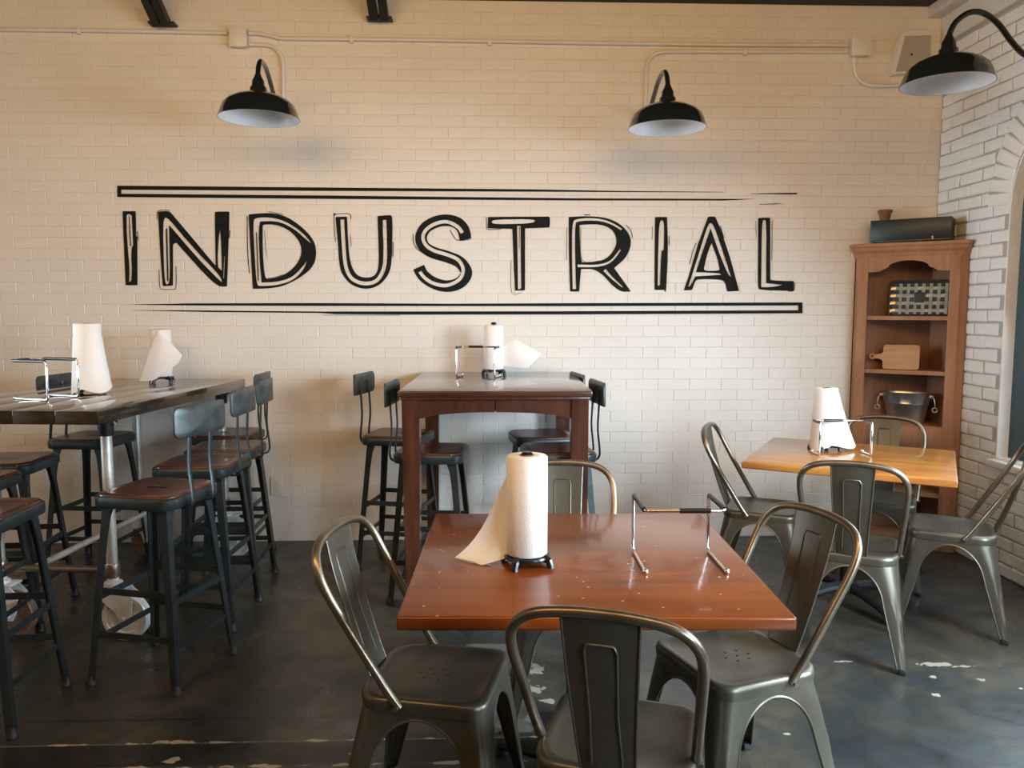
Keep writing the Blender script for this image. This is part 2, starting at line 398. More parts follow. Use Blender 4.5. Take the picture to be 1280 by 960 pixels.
# smooth plastered band above the brick, under the ceiling
t1 = MB(); t1.box((XR-.01, (YF+D)/2, (3.10+ZC)/2), (.04, D-YF, ZC-3.10), .004); struct(t1.obj('trim_1', M['plaster']))
t2 = MB(); t2.box((XR-.07, (YF+D)/2, ZC-.035), (.09, D-YF-.01, .07), .004); struct(t2.obj('trim_2', M['plaster']))
cy0 = WIN[0][0]
def in_arch(y, z, m=0.0):
    if abs(y-cy0) > WW+m or z < WS-m: return False
    if z < WZ: return True
    return ((y-cy0)/(WW+m))**2+((z-WZ)/(RISE+m))**2 < 1
rh = .0735; zz = rh/2; k = 0; RB = []
rb_meshes = {}
def rb_mesh(L):
    key = round(L, 2)
    if key not in rb_meshes:
        rb_meshes[key] = [fix_out(brick_mesh('brick', key-.0085, rh-.0075, .012, .006, .0034, M['white_brick'])) for _ in range(4)]
    return rnd.choice(rb_meshes[key])
def on_ring(y, z):       # the arch is ringed by bricks on edge
    if z < WZ+.04: return False
    return ((y-cy0)/(WW+.205))**2+((z-WZ)/(RISE+.205))**2 < 1
blocked = lambda y, z: in_arch(y, z, .012) or on_ring(y, z)
while zz < 3.09:
    y = D-.004-(.11 if k % 2 else 0)
    if k % 2: RB.append((D-.06, zz, .11))
    while y > 3.70:
        a, b = y-.22, y; y -= .22
        if blocked(b, zz): continue
        lo = b
        while lo > a and not blocked(lo, zz): lo -= .01
        lo = max(lo, a)
        if b-lo > .045: RB.append(((lo+b)/2, zz, b-lo))
    zz += rh; k += 1
nb = 0
for (y, z, L) in RB:
    if nb >= 280: break
    o = link('brick', rb_mesh(L), wall_right, (XR+rnd.uniform(-.003, .003), y, z)); nb += 1
    o.rotation_euler = (rnd.uniform(-.014, .014), 0, -PI/2)   # front -Y turned to -X
vm = [fix_out(brick_mesh('arch_brick', .185, .066, .014, .005, .003, M['white_brick'])) for _ in range(3)]
for i in range(18):
    a = .112*i+.04
    y, z = cy0+(WW+.10)*math.cos(a), WZ+.03+(RISE+.10)*math.sin(a)
    o = link('arch_brick', rnd.choice(vm), wall_right, (XR-.002, y, z))
    tn = Vector((0, -(WW+.1)*math.sin(a), (RISE+.1)*math.cos(a))).normalized(); rd = Vector((0, tn.z, -tn.y))
    o.rotation_euler = Matrix(((rd.x, 1, -tn.x), (rd.y, 0, -tn.y), (rd.z, 0, -tn.z))).to_euler()
# windows: white reveal, teal frame, panes
def frame_mesh(cy, w, s, sp, rise, inset):
    return [arch_pts(cy, w, s, sp, rise), arch_pts(cy, w-inset, s+inset, sp, rise-inset)]
for cy, nm in WIN:
    me = right_wall_mesh(nm, *[frame_mesh(cy, WW, WS, WZ, RISE, .010)[0], [frame_mesh(cy, WW, WS, WZ, RISE, .010)[1]]], XR-.004, .10, M['white_brick'])
    wn = struct(link(nm, me))
    a, b_ = frame_mesh(cy, WW-.010, WS+.010, WZ, RISE-.010, .125)
    link('window_frame', right_wall_mesh('window_frame', a, [b_], XR+.06, .05, M['teal_frame']), wn)
    mu = MB()
    mu.box((XR+.085, cy, (WS+WZ+RISE)/2), (.035, .035, WZ+RISE-WS-.12)); mu.box((XR+.085, cy, 1.35), (.034, 2*WW-.15, .035)); mu.box((XR+.085, cy, 2.0), (.034, 2*WW-.15, .035))
    mu.obj('glazing_bar', M['teal_frame'], wn)
    link('glass_pane', right_wall_mesh('glass_pane', b_, [], XR+.083, .004, M['glass']), wn)
    sl = MB(); sl.box((XR+.0, cy, WS-.02), (.10, 2*WW+.02, .04), .008); sl.obj('window_sill', M['white_brick'], wn)

# unseen window added to the left wall to go with the fill light
w4 = MB()
for dy in (-.72, .72): w4.box((XL+.01, 3.2+dy, 1.6), (.05, .06, 1.66))
for dz in (-.80, .80): w4.box((XL+.01, 3.2, 1.6+dz), (.05, 1.5, .06))
w4o = struct(w4.obj('added_window_left', M['teal_frame'])); p4 = MB(); p4.box((XL+.006, 3.2, 1.6), (.006, 1.38, 1.54)); p4.obj('glass_pane', M['glass'], w4o)  # frame and glass pane here are both added, out of view

# black steel roof braces coming down to the lettered wall
def brace(name, x, zfoot, lab, pair):
    t = thing(name, lab, 'brace', (x, D-.06, zfoot), 0, 'steel braces under the roof')
    for s in (-1, 1):
        m = MB(); m.bar((s*pair, 0, .0), (s*pair, -.62, .36), .045 if pair < .03 else .05, .045, (0, 0, 1)); m.obj('brace_bar', M['black_steel'], t)
    m = MB(); m.box((0, .022, .0), (.15, .07, .012)); m.obj('foot_plate', M['black_steel'], t)
    if pair < .03:
        m = MB(); m.box((-.01, -.10, .14), (.03, .03, .20)); m.obj('hanger', M['black_steel'], t)
    return t
brace('roof_brace', -1.90, 3.155, 'black double steel brace angling up from wall above left lamp', .028)
brace('roof_brace', -.62, 3.20, 'black steel brace with flat foot plate above the painted word', .031)

# ------------------------------------------------------------------ painted sign on the lettered wall
sign = thing('painted_sign', 'black painted word INDUSTRIAL between double rules on cream brick wall', 'sign', (0, D-.0042, 0))
def ribbon(path, w, caps=True):
    P = [Vector((p[0], p[1])) for p in smooth_path([(x, y, 0) for x, y in path], 4)] if len(path) > 2 else [Vector(p) for p in path]
    L, R = [], []
    for i, p in enumerate(P):
        t = (P[min(i+1, len(P)-1)]-P[max(i-1, 0)]).normalized(); n = Vector((-t.y, t.x))
        ww = w if not isinstance(w, (tuple, list)) else w[0]+(w[1]-w[0])*i/(len(P)-1)
        L.append(p+n*ww/2); R.append(p-n*ww/2)
    return [tuple(p) for p in L+R[::-1]]
def c2(x, y): return (120+x/4.267, 220+y/4.267)
def c3(x, y): return (400+x/4, 220+y/4)
def c4(x, y): return (700+x/4, 220+y/4)
def dens(pts, corner=1.0):
    """round gentle bends into curves, keep sharp corners nearly sharp"""
    for it in range(3):
        P = [Vector(p) for p in pts]; out = []
        for i, p in enumerate(P):
            da, db = P[i-1]-p, P[(i+1) % len(P)]-p
            if da.length < 1e-6 or db.length < 1e-6: continue
            turn = math.degrees(PI-da.angle(db))
            if turn < 4: out.append(p); continue
            if turn < 52: out += [p+da*.25, p+db*.25]
            elif it == 0:
                r = min(5*corner, da.length*.3, db.length*.3)
                out += [p+da.normalized()*r, p+(da.normalized()+db.normalized())*r*.25, p+db.normalized()*r]
            else: out.append(p)
        pts = [tuple(q) for q in out]
    return pts
LET = [
 ('I', c2, [[(143,188),(214,188),(216,320),(222,322),(223,583),(160,583),(152,400)],
            [(165,208),(178,202),(192,210),(197,300),(200,372),(192,378),(190,440),(194,500),(189,560),(178,566),(181,500),(171,380),(165,290)],
            [(177,215),(181,215),(186,330),(189,374),(184,374),(179,300)]], [([(222,295),(228,345)],3)]),
 ('N', c2, [[(332,190),(390,186),(405,200),(640,480),(634,195),(640,190),(710,190),(714,196),(700,590),(640,590),(430,355),(412,365),(412,585),(358,588),(345,420)],
            [(380,580),(366,562),(358,245),(370,222),(388,226),(470,325),(560,425),(666,535),(674,568),(655,552),(540,435),(400,270),(391,262),(398,565)],
            [(374,280),(382,280),(388,560),(381,560)],
            [(648,480),(655,340),(662,282),(668,340),(673,505),(662,497)],
            [(685,430),(689,430),(684,545),(680,545)]],
      [([(338,500),(342,590),(360,604),(410,604),(428,590),(428,480)],3),([(328,230),(330,190),(360,182),(395,184)],3),([(470,290),(500,320),(560,392)],4),([(716,290),(712,330)],4)]),
 ('D', c2, [[(815,205),(930,195),(1020,215),(1110,280),(1165,345),(1178,410),(1165,475),(1110,530),(1010,585),(930,600),(838,602),(826,400)],
            [(890,265),(900,258),(970,260),(1040,295),(1085,345),(1100,400),(1085,455),(1030,515),(960,545),(910,548),(900,530),(890,400)],
            [(838,240),(855,222),(930,220),(1010,240),(1080,285),(1125,325),(1150,362),(1110,328),(1060,284),(990,247),(930,240),(876,243),(868,300),(874,440),(884,568),(960,566),(1040,545),(1090,500),(1127,450),(1110,500),(1050,560),(960,584),(880,587),(865,585),(856,560),(846,400)],
            [(854,300),(859,300),(870,560),(864,560)]],
      [([(808,215),(810,400),(820,520)],4),([(900,290),(910,430)],2),([(920,190),(1000,206)],3),([(920,545),(960,540),(1000,525)],2)]),
 ('U', c3, [[(78,205),(136,203),(140,300),(148,420),(170,480),(200,505),(250,510),(285,490),(296,440),(292,300),(288,200),(355,195),(364,212),(360,440),(340,500),(300,545),(250,565),(200,562),(150,540),(110,490),(97,440),(90,330)],
            ('rib', [(112,218),(118,330),(128,440),(150,500),(190,530),(240,537),(285,522),(315,475),(326,420),(326,330),(323,220)], 19)],
      [([(78,330),(70,200),(80,190),(148,190),(154,215)],3),([(367,330),(365,405)],3),([(152,290),(157,350)],2)]),
 ('S', c3, [('rib', [(728,318),(715,268),(685,235),(640,222),(585,228),(530,258),(506,305),(520,352),(565,382),(640,405),(700,432),(732,480),(715,520),(675,545),(620,550),(560,530),(515,495),(494,456)], 58),
            ('rib', [(712,285),(690,255),(640,230),(585,236),(535,265),(515,305),(530,345),(570,373),(640,395),(692,420),(716,465),(705,508),(670,535),(620,548),(560,533),(520,505),(500,478)], 18)],
      [([(466,290),(470,340),(500,375),(560,400),(610,412)],3),([(650,270),(668,300),(690,322),(750,318)],3),([(640,194),(700,210),(740,250),(756,300)],2)]),
 ('T', c3, [[(840,205),(1145,203),(1150,212),(1148,258),(1025,262),(1025,572),(975,574),(962,265),(838,262)],
            [(868,218),(1060,216),(1078,224),(1058,238),(868,242),(858,230)], [(985,250),(1003,250),(1004,400),(1006,562),(990,568),(988,400)],
            [(996,255),(999,255),(997,360),(995,360)]],
      [([(832,205),(834,258),(846,268),(905,266)],3),([(955,420),(958,580),(1005,584)],2)]),
 ('R', c4, [[(43,205),(150,200),(240,210),(310,245),(352,300),(355,350),(330,410),(270,460),(355,578),(290,580),(190,465),(105,465),(95,578),(50,578),(45,400)],
            [(97,245),(200,240),(260,265),(283,310),(280,350),(250,400),(200,428),(110,432),(101,400)],
            ('rib', [(72,565),(68,400),(70,250),(92,222),(180,218),(250,235),(308,268)], (17,9)), ('rib', [(88,449),(190,448),(255,425),(302,368)], (13,8)), ('rib', [(222,470),(260,510),(312,556)], (16,5))],
      [([(34,260),(33,420)],2),([(120,195),(150,194)],4),([(330,245),(355,275),(362,310)],3),([(104,260),(110,420),(200,424)],2)]),
 ('I', c4, [[(475,205),(535,205),(540,380),(530,570),(472,570),(473,400)],
            [(495,235),(508,220),(522,232),(518,370),(508,375),(503,440),(500,545),(488,550),(490,400)]],
      [([(462,250),(460,320)],2),([(545,300),(546,345)],3),([(527,570),(526,578)],6)]),
 ('A', c4, [[(740,203),(775,203),(800,260),(850,410),(895,575),(835,578),(825,530),(805,517),(690,515),(675,525),(660,570),(618,572),(640,510),(690,340)],
            [(757,335),(788,415),(798,468),(788,474),(728,475),(718,466),(735,390)],
            [(640,555),(690,400),(738,245),(752,234),(768,245),(815,380),(856,508),(838,490),(795,385),(752,262),(705,400),(680,480),(800,486),(806,494),(676,502),(655,545)]],
      [([(680,335),(660,390),(648,440)],3),([(800,250),(818,310)],4),([(745,362),(722,420)],2)]),
 ('L', c4, [[(990,210),(1050,208),(1050,520),(1110,525),(1168,525),(1168,575),(1000,570),(988,560),(990,400)],
            [(1008,230),(1020,218),(1032,228),(1030,535),(1110,545),(1060,556),(1005,556)]],
      [([(978,225),(980,300)],2),([(1060,225),(1058,420)],2),([(1140,576),(1168,572),(1172,535)],3)]),
]
def to_wall(pts, f): return [wall_pt(*f(*p)) for p in pts]
UPR = Matrix(((1, 0, 0, 0), (0, 0, 1, 0), (0, 1, 0, 0), (0, 0, 0, 1)))     # local XY -> world XZ
for ch, f, spl, echo in LET:
    S = []
    for i, s_ in enumerate(spl):
        p = ribbon(s_[1], s_[2]) if s_[0] == 'rib' else dens(s_, 1.0 if i == 0 else .5)
        S.append(to_wall(p, f))
    me = curve_mesh('letter', S, .0008)
    for path, wd in echo:                            # thin dry-brush echoes beside the letter
        me2 = curve_mesh('echo', [to_wall(ribbon(path, wd), f)], .0008)
        b_ = bmesh.new(); b_.from_mesh(me); b_.from_mesh(me2); b_.to_mesh(me); b_.free(); bpy.data.meshes.remove(me2)
    me.transform(UPR); me.materials.append(M['mural'])
    o = link('letter', me, sign); o['label'] = 'painted letter '+ch
idn = lambda x, y: (x, y)
RULES = [[[(147,232.2),(420,234.6),(665,236.8),(780,238.9),(905,240),(905,240.5),(780,240.2),(665,239.7),(420,238.8),(152,237.2),(152,242.3),(420,244.6),(720,248),(925,248.8),(943,248.6),(925,249.8),(905,250.7),(720,250.7),(420,248.8),(147,246.4)],
          [(938,242),(982,241.2),(996,241.2),(996,243),(982,243),(938,242.4)], [(949,255.4),(970,254.4),(979,254.6),(970,255.4),(949,255.8)]],
         [[(162,380.6),(190,380.2),(235,379.2),(400,378.8),(560,379.6),(700,379),(1002.7,378),(1002.7,391.6),(700,393),(500,393.2),(420,392.6),(400,391.2),(260,390),(162,387.8),(225,387.8),(400,389.4),(500,389.3),(700,389),(997.5,387.8),(997.5,381.8),(700,382.8),(400,382.4),(235,381.8),(190,381.2)],
          [(404,393.6),(500,393.9),(500,394.3),(404,394)]]]
for rs in RULES:
    me = curve_mesh('double_rule', [to_wall(r, idn) for r in rs], .0008); me.transform(UPR); me.materials.append(M['mural']); link('double_rule', me, sign)

# ------------------------------------------------------------------ conduit, boxes, speaker, outlet
YW = D-.0035
def wp3(x, y, off=.014): a = wall_pt(x, y); return (a[0], YW-off, a[1])
def conduit(lab, px, r=.0115, clip=()):
    t = thing('conduit', lab, 'conduit', (0, 0, 0)); m = MB()
    m.tube(smooth_path([wp3(*p) for p in px], 6), r, 10); m.obj('pipe', M['pipe_paint'], t)
    for c in clip:
        q = Vector(wp3(*c)); m = MB(); m.box(q+Vector((0, .004, 0)), (.02, .03, .045), .004); m.obj('pipe_strap', M['pipe_paint'], t)
    return t
conduit('long cream conduit running left from the left junction box', [(-60,37.5),(60,38.6),(180,40.4),(286,42.5)], clip=[(100,39)])
conduit('cream conduit with a kink running right from the left junction box', [(312,43),(326,43.6),(340,46.4),(352,49),(366,49.4),(500,50.6),(640,53),(800,55.6),(930,57),(1058,57.5)], clip=[(440,50),(612,53)])
conduit('short cream conduit curving down to the left barn lamp', [(312,57),(334,57.6),(345,62),(352,71),(354.5,84),(355,104),(355,130)])
conduit('cream conduit bending down to the middle barn lamp', [(1058,65.5),(940,65.6),(850,65.4),(828,66),(816,70),(809,79),(807,94),(806.5,115),(806,142)], clip=[(930,65.5)])
conduit('cream conduit hooking from right junction box to under the speaker', [(1066,73),(1067,88),(1071,99),(1080,106),(1092,108),(1110,108),(1124,107)])
def jbox(lab, x0, y0, x1, y1):
    a = wall_pt(x0, y0); b = wall_pt(x1, y1); t = thing('junction_box', lab, 'box', ((a[0]+b[0])/2, YW, (a[1]+b[1])/2), 0, 'cream junction boxes')
    w_, h_ = b[0]-a[0], a[1]-b[1]
    m = MB(); m.box((0, -.025, 0), (w_, .05, h_), .004); m.obj('box_body', M['pipe_paint'], t)
    m = MB(); m.box((0, -.052, 0), (w_+.006, .004, h_+.006), .001); m.obj('cover_plate', M['pipe_paint'], t)
    for sx, sz in ((-1, 1), (1, -1)):
        m = MB(); m.lathe([(.004, 0), (.004, .003), (.001, .004)], 10, (0, 0, 0)); m.xf(Matrix.Translation((sx*w_*.38, -.054, sz*h_*.38)) @ RX(PI/2)); m.obj('screw', M['pipe_paint'], t)
jbox('cream square junction box above the left barn lamp', 290, 37, 311, 61)
jbox('cream square junction box beside the wall speaker', 1061, 49, 1083, 72)
sp_ = thing('wall_speaker', 'cream wall speaker with sloped grey front high in the corner', 'speaker', (0, YW, 0))
cs = [wall_pt(*p) for p in [(1122,44),(1156,41),(1156,88),(1150,93),(1110,96),(1107,92)]]
cin = [wall_pt(*p) for p in [(1126,49),(1157,48),(1157,86),(1150,91),(1114,93)]]
m = MB(); m.loft([[(x, -.0, z) for x, z in cs], [(x+.003, -.05, z) for x, z in cs]]); m.obj('cabinet', M['pipe_paint'], sp_, 30)
m = MB(); m.loft([[(x, -.049, z) for x, z in cin], [(x, -.055, z) for x, z in cin]]); m.obj('grille', M['speaker_grey'], sp_, 30)
c_ = wall_pt(1133, 72); m = MB(); m.lathe([(.007, 0), (.007, .004)], 12); m.xf(Matrix.Translation((c_[0], -.054, c_[1])) @ RX(PI/2)); m.obj('badge', M['black_plastic'], sp_)
ou = thing('wall_outlet', 'cream electrical outlet low on the wall behind the stools', 'outlet', (0, YW, 0))
a = wall_pt(341, 595); b = wall_pt(352, 619); oc = ((a[0]+b[0])/2, (a[1]+b[1])/2)
m = MB(); m.box((oc[0], -.006, oc[1]), (.075, .012, .122), .004); m.obj('cover_plate', M['pipe_paint'], ou)
for dz in (-.022, .022):
    m = MB(); m.box((oc[0], -.0135, oc[1]+dz), (.034, .004, .028), .0015); m.obj('socket', M['plaster'], ou)
cw = [wp3(1165, 118, .005), wp3(1160, 160, .006), wp3(1156, 185, .005), wp3(1151, 215, .006), wp3(1149, 236, .005)]
m = MB(); m.tube(smooth_path(cw, 5), .003, 6); tag(m.obj('cable', M['pipe_paint']), 'thin cable hanging down the wall corner above the cabinet', 'cable')

# ------------------------------------------------------------------ gooseneck barn lamps
def barn_lamp(lab, base, rz, arm, tilt=0, rim=.205, shade_off=0):
    """base on the wall; local -Y points into the room; arm = list of (out, up)"""
    t = thing('barn_lamp', lab, 'lamp', base, rz, 'black gooseneck barn lamps')
    m = MB(); m.lathe([(.062, 0), (.062, .012), (.05, .022), (.022, .03), (.018, .05)], 24); m.xf(RX(PI/2)); m.obj('wall_plate', M['lamp_black'], t)
    P = [(0, -o_, u) for o_, u in arm]
    m = MB(); m.tube(smooth_path(P, 8), .0135, 12); m.obj('arm', M['lamp_black'], t)
    e = Vector(P[-1]); mt = Matrix.Translation(e) @ RY(tilt)
    mt2 = mt @ Matrix.Translation((0, 0, .035))
    def lt(prof, n=40, cap=True, mm=None): q = MB(); q.lathe(prof, n, cap=cap); q.xf(mm or mt); return q
    lt([(.016, .015), (.020, .002), (.031, -.018), (.034, -.045), (.042, -.05), (.045, -.075), (.050, -.092)], 24).obj('lamp_holder', M['lamp_black'], t)
    k_ = rim/.205
    out = [(.045, -.112), (.075, -.118), (.115*k_, -.130), (.155*k_, -.150), (.182*k_, -.175), (.196*k_, -.210), (.205*k_, -.240), (.207*k_, -.243)]
    inn = [(.203*k_, -.243), (.192*k_, -.210), (.178*k_, -.178), (.150*k_, -.154), (.110*k_, -.135), (.06, -.123), (.002, -.121)]
    lt(out+[(.2035*k_, -.2435)], cap=False, mm=mt2).obj('shade', M['lamp_black'], t)
    sh = lt(inn, cap=False, mm=mt2).obj('shade_lining', M['lamp_white'], t); sh['label'] = 'white enamel inside of the shade'
    lt([(.016, -.12), (.018, -.135), (.028, -.155), (.029, -.17), (.02, -.188), (.004, -.195)], 20, mm=mt2).obj('bulb', M['bulb'], t)
    return t
ARM = [(.03, .0), (.10, .0), (.20, .01), (.31, .055), (.42, .10), (.52, .118), (.61, .108), (.665, .07), (.69, .03), (.695, 0)]
barn_lamp('black barn lamp left above the letters N and D', (-1.225, D-.002, 2.668), math.radians(4.5), ARM)
barn_lamp('black barn lamp above the letters R and I, right of the middle', (.985, D-.002, 2.635), math.radians(-1), ARM)
ARM3 = [(.03, .0), (.14, .0), (.24, .0), (.315, .02), (.38, .08), (.44, .15), (.51, .198), (.58, .203), (.64, .165), (.668, .12), (.675, .085)]
barn_lamp('black barn lamp on long curved arm from the right brick wall', (XR-.002, 3.75, 2.648), -PI/2, ARM3, tilt=0, rim=.203)

# ------------------------------------------------------------------ metal cafe chair
def make_chair(label):
    t = thing('metal_chair', label, 'chair', (0, 0, 0), 0, 'gunmetal cafe chairs')
    # seat pan (local +Y is the front)
    rs = lambda q: (.052*q, .052*q, .080*q, .080*q)
    ring = lambda w_, d_, z, q=1: [(x, y, z) for x, y in rrect(w_, d_, .05, 6, rs(q))]
    m = MB()
    m.loft([ring(.360, .355, .418), ring(.364, .359, .440), ring(.360, .355, .451), ring(.349, .344, .4565), ring(.330, .325, .4575, .95), ring(.306, .301, .4545, .9), ring(.292, .287, .4500, .88), ring(.15, .15, .4475, .5), ring(.02, .02, .447, .08)], cap=False)
    m.bm.verts.ensure_lookup_table(); m.bm.faces.new(m.bm.verts[-28:])
    m.loft([ring(.352, .347, .418), ring(.350, .345, .446), ring(.02, .02, .445, .08)], cap=False)
    seat = m.obj('seat', M['gunmetal'], t, 50)
    m = MB()
    for hx, hy in ((0, 0), (.03, .02), (-.03, .02), (.03, -.02), (-.03, -.02), (0, .04), (0, -.04)):
        m.lathe([(.0040, .4465), (.0040, .4484), (.0005, .4486)], 10, (hx, hy-.01, 0))
    m.obj('drain_holes', M['rubber'], seat)
    # legs: folded sheet with arched skirts
    Hs = [.424, .4052, .4045, .402, .397, .389, .377, .36, .335, .30, .25, .19, .12, .05, .022]
    for sx in (-1, 1):
        for sy in (-1, 1):
            m = MB(); rows = []; eA = []; eB = []
            for z in Hs:
                u = (.424-z)/.402
                cx = .174+.046*u; cy = (.172+.046*u) if sy > 0 else (.170+.062*u)
                if z > .27:
                    q = (z-.27)/(.405-.27); q = min(q, 1); arm = .062+(.174-.062)*(1-math.sqrt(max(0, 1-q*q)))
                    if z >= .405: arm = cx
                else: arm = .062-(.27-z)/.248*.034
                r0 = .045 if sy > 0 else .070; r = r0*max(.0, (z-.25)/.17)+.026*(1-max(.0, (z-.25)/.17)) if z > .25 else .026-(.25-z)*.04
                r = min(r, arm*.62); dent = .008*math.exp(-((z-.17)/.085)**2)
                row = []
                army = min(arm, cy) if z < .405 else cy
                for q in (0, .5, 1):
                    row.append((cx-arm+(arm-r)*q, cy, z))
                for i in range(1, 5):
                    a = PI/2*(1-i/5); dd = dent if i in (2, 3) else 0
                    row.append((cx-r+r*math.cos(a)-dd, cy-r+r*math.sin(a)-dd, z))
                for q in (0, .5, 1):
                    row.append((cx, cy-r-(army-r)*q, z))
                row = [(p[0]*sx, p[1]*sy, p[2]) for p in row]
                rows.append(row); eA.append(row[0]); eB.append(row[-1])
            m.grid(rows, -.0022)
            m.tube(smooth_path(eA[1:], 3), .0042, 6); m.tube(smooth_path(eB[1:], 3), .0042, 6)
            lg = m.obj('leg', M['gunmetal'], t, 45)
            f = MB(); f.box((sx*.2105, sy*(.2085 if sy > 0 else .222), .0125), (.032, .032, .025), .006); f.obj('foot_cap', M['rubber'], lg)
    # hoop back
    half = [(.180, -.050, .436), (.183, -.078, .475), (.189, -.124, .55), (.1975, -.193, .665), (.202, -.233, .735), (.197, -.258, .785), (.172, -.276, .824), (.128, -.286, .846), (.06, -.291, .856), (0, -.292, .858)]
    P = half+[(-x, y, z) for x, y, z in half[-2::-1]]
    m = MB(); m.tube(smooth_path(P, 5), .0122, 10)
    for s in (-1, 1): m.lathe([(.007, 0), (.007, .02)], 8, mat=Matrix.Translation((s*.178, -.056, .438)) @ RY(PI/2*s))
    m.obj('back_frame', M['gun_tube'], t, 60)
    # splat with pressed panel
    prof = [(.440, -.168, .060), (.50, -.193, .063), (.60, -.228, .068), (.70, -.258, .074), (.78, -.278, .078), (.853, -.2915, .082)]
    pp = smooth_path([(z, y, w_) for z, y, w_ in prof], 3); rows = []
    for z, y, w_ in pp: rows.append([(w_*q, y+.006*(1-q*q)*-1, z) for q in (-1, -.75, -.4, 0, .4, .75, 1)])
    m = MB(); m.grid(rows, .0025)
    for q in (-1, 1): m.tube([(r_[0 if q < 0 else -1][0], r_[0][1], r_[0][2]) for r_ in rows], .0032, 6)
    sp = m.obj('back_splat', M['gunmetal'], t, 50)
    m = MB()
    def yat(z):
        for (za, ya, _), (zb, yb, _) in zip(pp, pp[1:]):
            if za <= z <= zb: return ya+(yb-ya)*(z-za)/(zb-za)
        return pp[-1][1]
    loop = [(-.034, .48), (-.030, .62), (-.034, .775), (-.028, .79), (.028, .79), (.034, .775), (.030, .62), (.034, .48)]
    m.tube([(x, yat(z)-.0055, z) for x, z in loop], .0035, 6)
    m.tube([(x, yat(z)-.0045, z) for x, z in loop], .0035, 6)
    m.obj('pressed_rib', M['gunmetal'], sp, 60)
    return t
A_ = lambda az: math.radians(az)-PI/2       # local +Y (front) turned to azimuth az
chair = make_chair('gunmetal metal chair left of the front table, seen from its side')
chair.location = (-.135, 2.135, 0); chair.rotation_euler = (0, 0, A_(-13))
for lab, x, y, az in [
    ('gunmetal metal chair nearest the camera, its back towards us', .325, 1.80, 71),
    ('gunmetal metal chair right of the front table, facing left', .735, 2.22, 200),
    ('gunmetal metal chair behind the front table, partly hidden by towel roll', .30, 2.82, 268),
    ('gunmetal metal chair against white wall, left of the amber table', 1.44, 3.97, -27),
    ('gunmetal metal chair before the amber table, its back towards us', 1.60, 3.30, 62),
    ('gunmetal metal chair behind amber table in front of pine cabinet', 2.15, 4.15, 240),
    ('gunmetal metal chair right of amber table, beside the window', 2.205, 3.57, 149)]:
    dup(chair, lab, (x, y, 0), A_(az))

# ------------------------------------------------------------------ bar stools
def make_stool(label):
    t = thing('bar_stool', label, 'stool', (0, 0, 0), 0, 'dark metal bar stools')
    rs = (.05, .05, .05, .05)
    def ring(w_, d_, z): return [(x, y, z) for x, y in rrect(w_, d_, .055, 6)]
    m = MB(); m.loft([ring(.345, .345, .706), ring(.352, .352, .712), ring(.352, .352, .746), ring(.344, .344, .751), ring(.338, .338, .7512)], cap=True); m.obj('seat_frame', M['stool'], t, 40)
    m = MB(); m.loft([ring(.334, .334, .749), ring(.334, .334, .7555), ring(.326, .326, .7595), ring(.26, .26, .7575), ring(.1, .1, .7565)], cap=True); m.obj('seat', M['stool_wood'], t, 50)
    T = .142; F = .200
    def leg_at(z): u = (.712-z)/.712; return T+(F-T)*u
    for sx in (-1, 1):
        for sy in (-1, 1):
            m = MB(); rings = []
            for z, w_ in ((.712, .050), (.66, .036), (.58, .031), (.02, .027)):
                c = leg_at(z); th = .007
                L = [(c, c), (c-w_, c), (c-w_, c-th), (c-th, c-th), (c-th, c-w_), (c, c-w_)]
                rings.append([(x*sx, y*sy, z) for x, y in L])
            m.loft(rings); lg = m.obj('leg', M['stool'], t, 30)
            f = MB(); f.lathe([(.018, 0), (.021, .004), (.019, .016), (.015, .024), (.014, .04)], 14, ((F-.010)*sx, (F-.010)*sy, 0)); f.obj('foot_cap', M['rubber'], lg)
    for zz_, hh in ((.345, .026), (.175, .024)):
        for k_ in range(4):
            dz = .03 if k_ % 2 else 0
            c = leg_at(zz_+dz)-.006; m = MB()
            m.box((0, c, zz_+dz), (2*c-.012, .006, hh)); m.xf(RZ(PI/2*k_)); m.obj('stretcher', M['stool'], t)
    for s in (-1, 1):
        P = [(s*.068, -.10, .704), (s*.068, -.150, .700), (s*.068, -.188, .703), (s*.068, -.206, .722), (s*.068, -.207, .76), (s*.068, -.197, .86), (s*.068, -.200, .95), (s*.068, -.206, 1.06)]
        m = MB(); m.tube(smooth_path(P, 5), .0125, 8, ry=.0045, up=(0, -.3, -1)); m.obj('back_post', M['stool'], t, 50)
    m = MB(); rows = []
    N_ = 14
    def pr(y0):
        out = []
        for x, z in rrect(.325, .122, .030, 5): out.append((x, y0-.022+(x/.1625)**2*.020, 1.043+z))
        return out
    inr = lambda y0, k_: [(x*k_, y0-.022+(x*k_/.1625)**2*.020, 1.043+(z-1.043)*k_) for x, _, z in pr(y0)]
    a_ = pr(-.202)
    m.loft([inr(-.196, .02), inr(-.196, .5), inr(-.196, .95), pr(-.199), pr(-.206), inr(-.210, .95), inr(-.210, .5), inr(-.210, .02)], cap=True)
    bp_ = m.obj('backrest', M['stool_panel'], t, 50)
    return t
stool = make_stool('dark metal bar stool with red-brown seat, nearest right of plank table')
stool.location = (-1.315, 3.165, 0); stool.rotation_euler = (0, 0, A_(165))
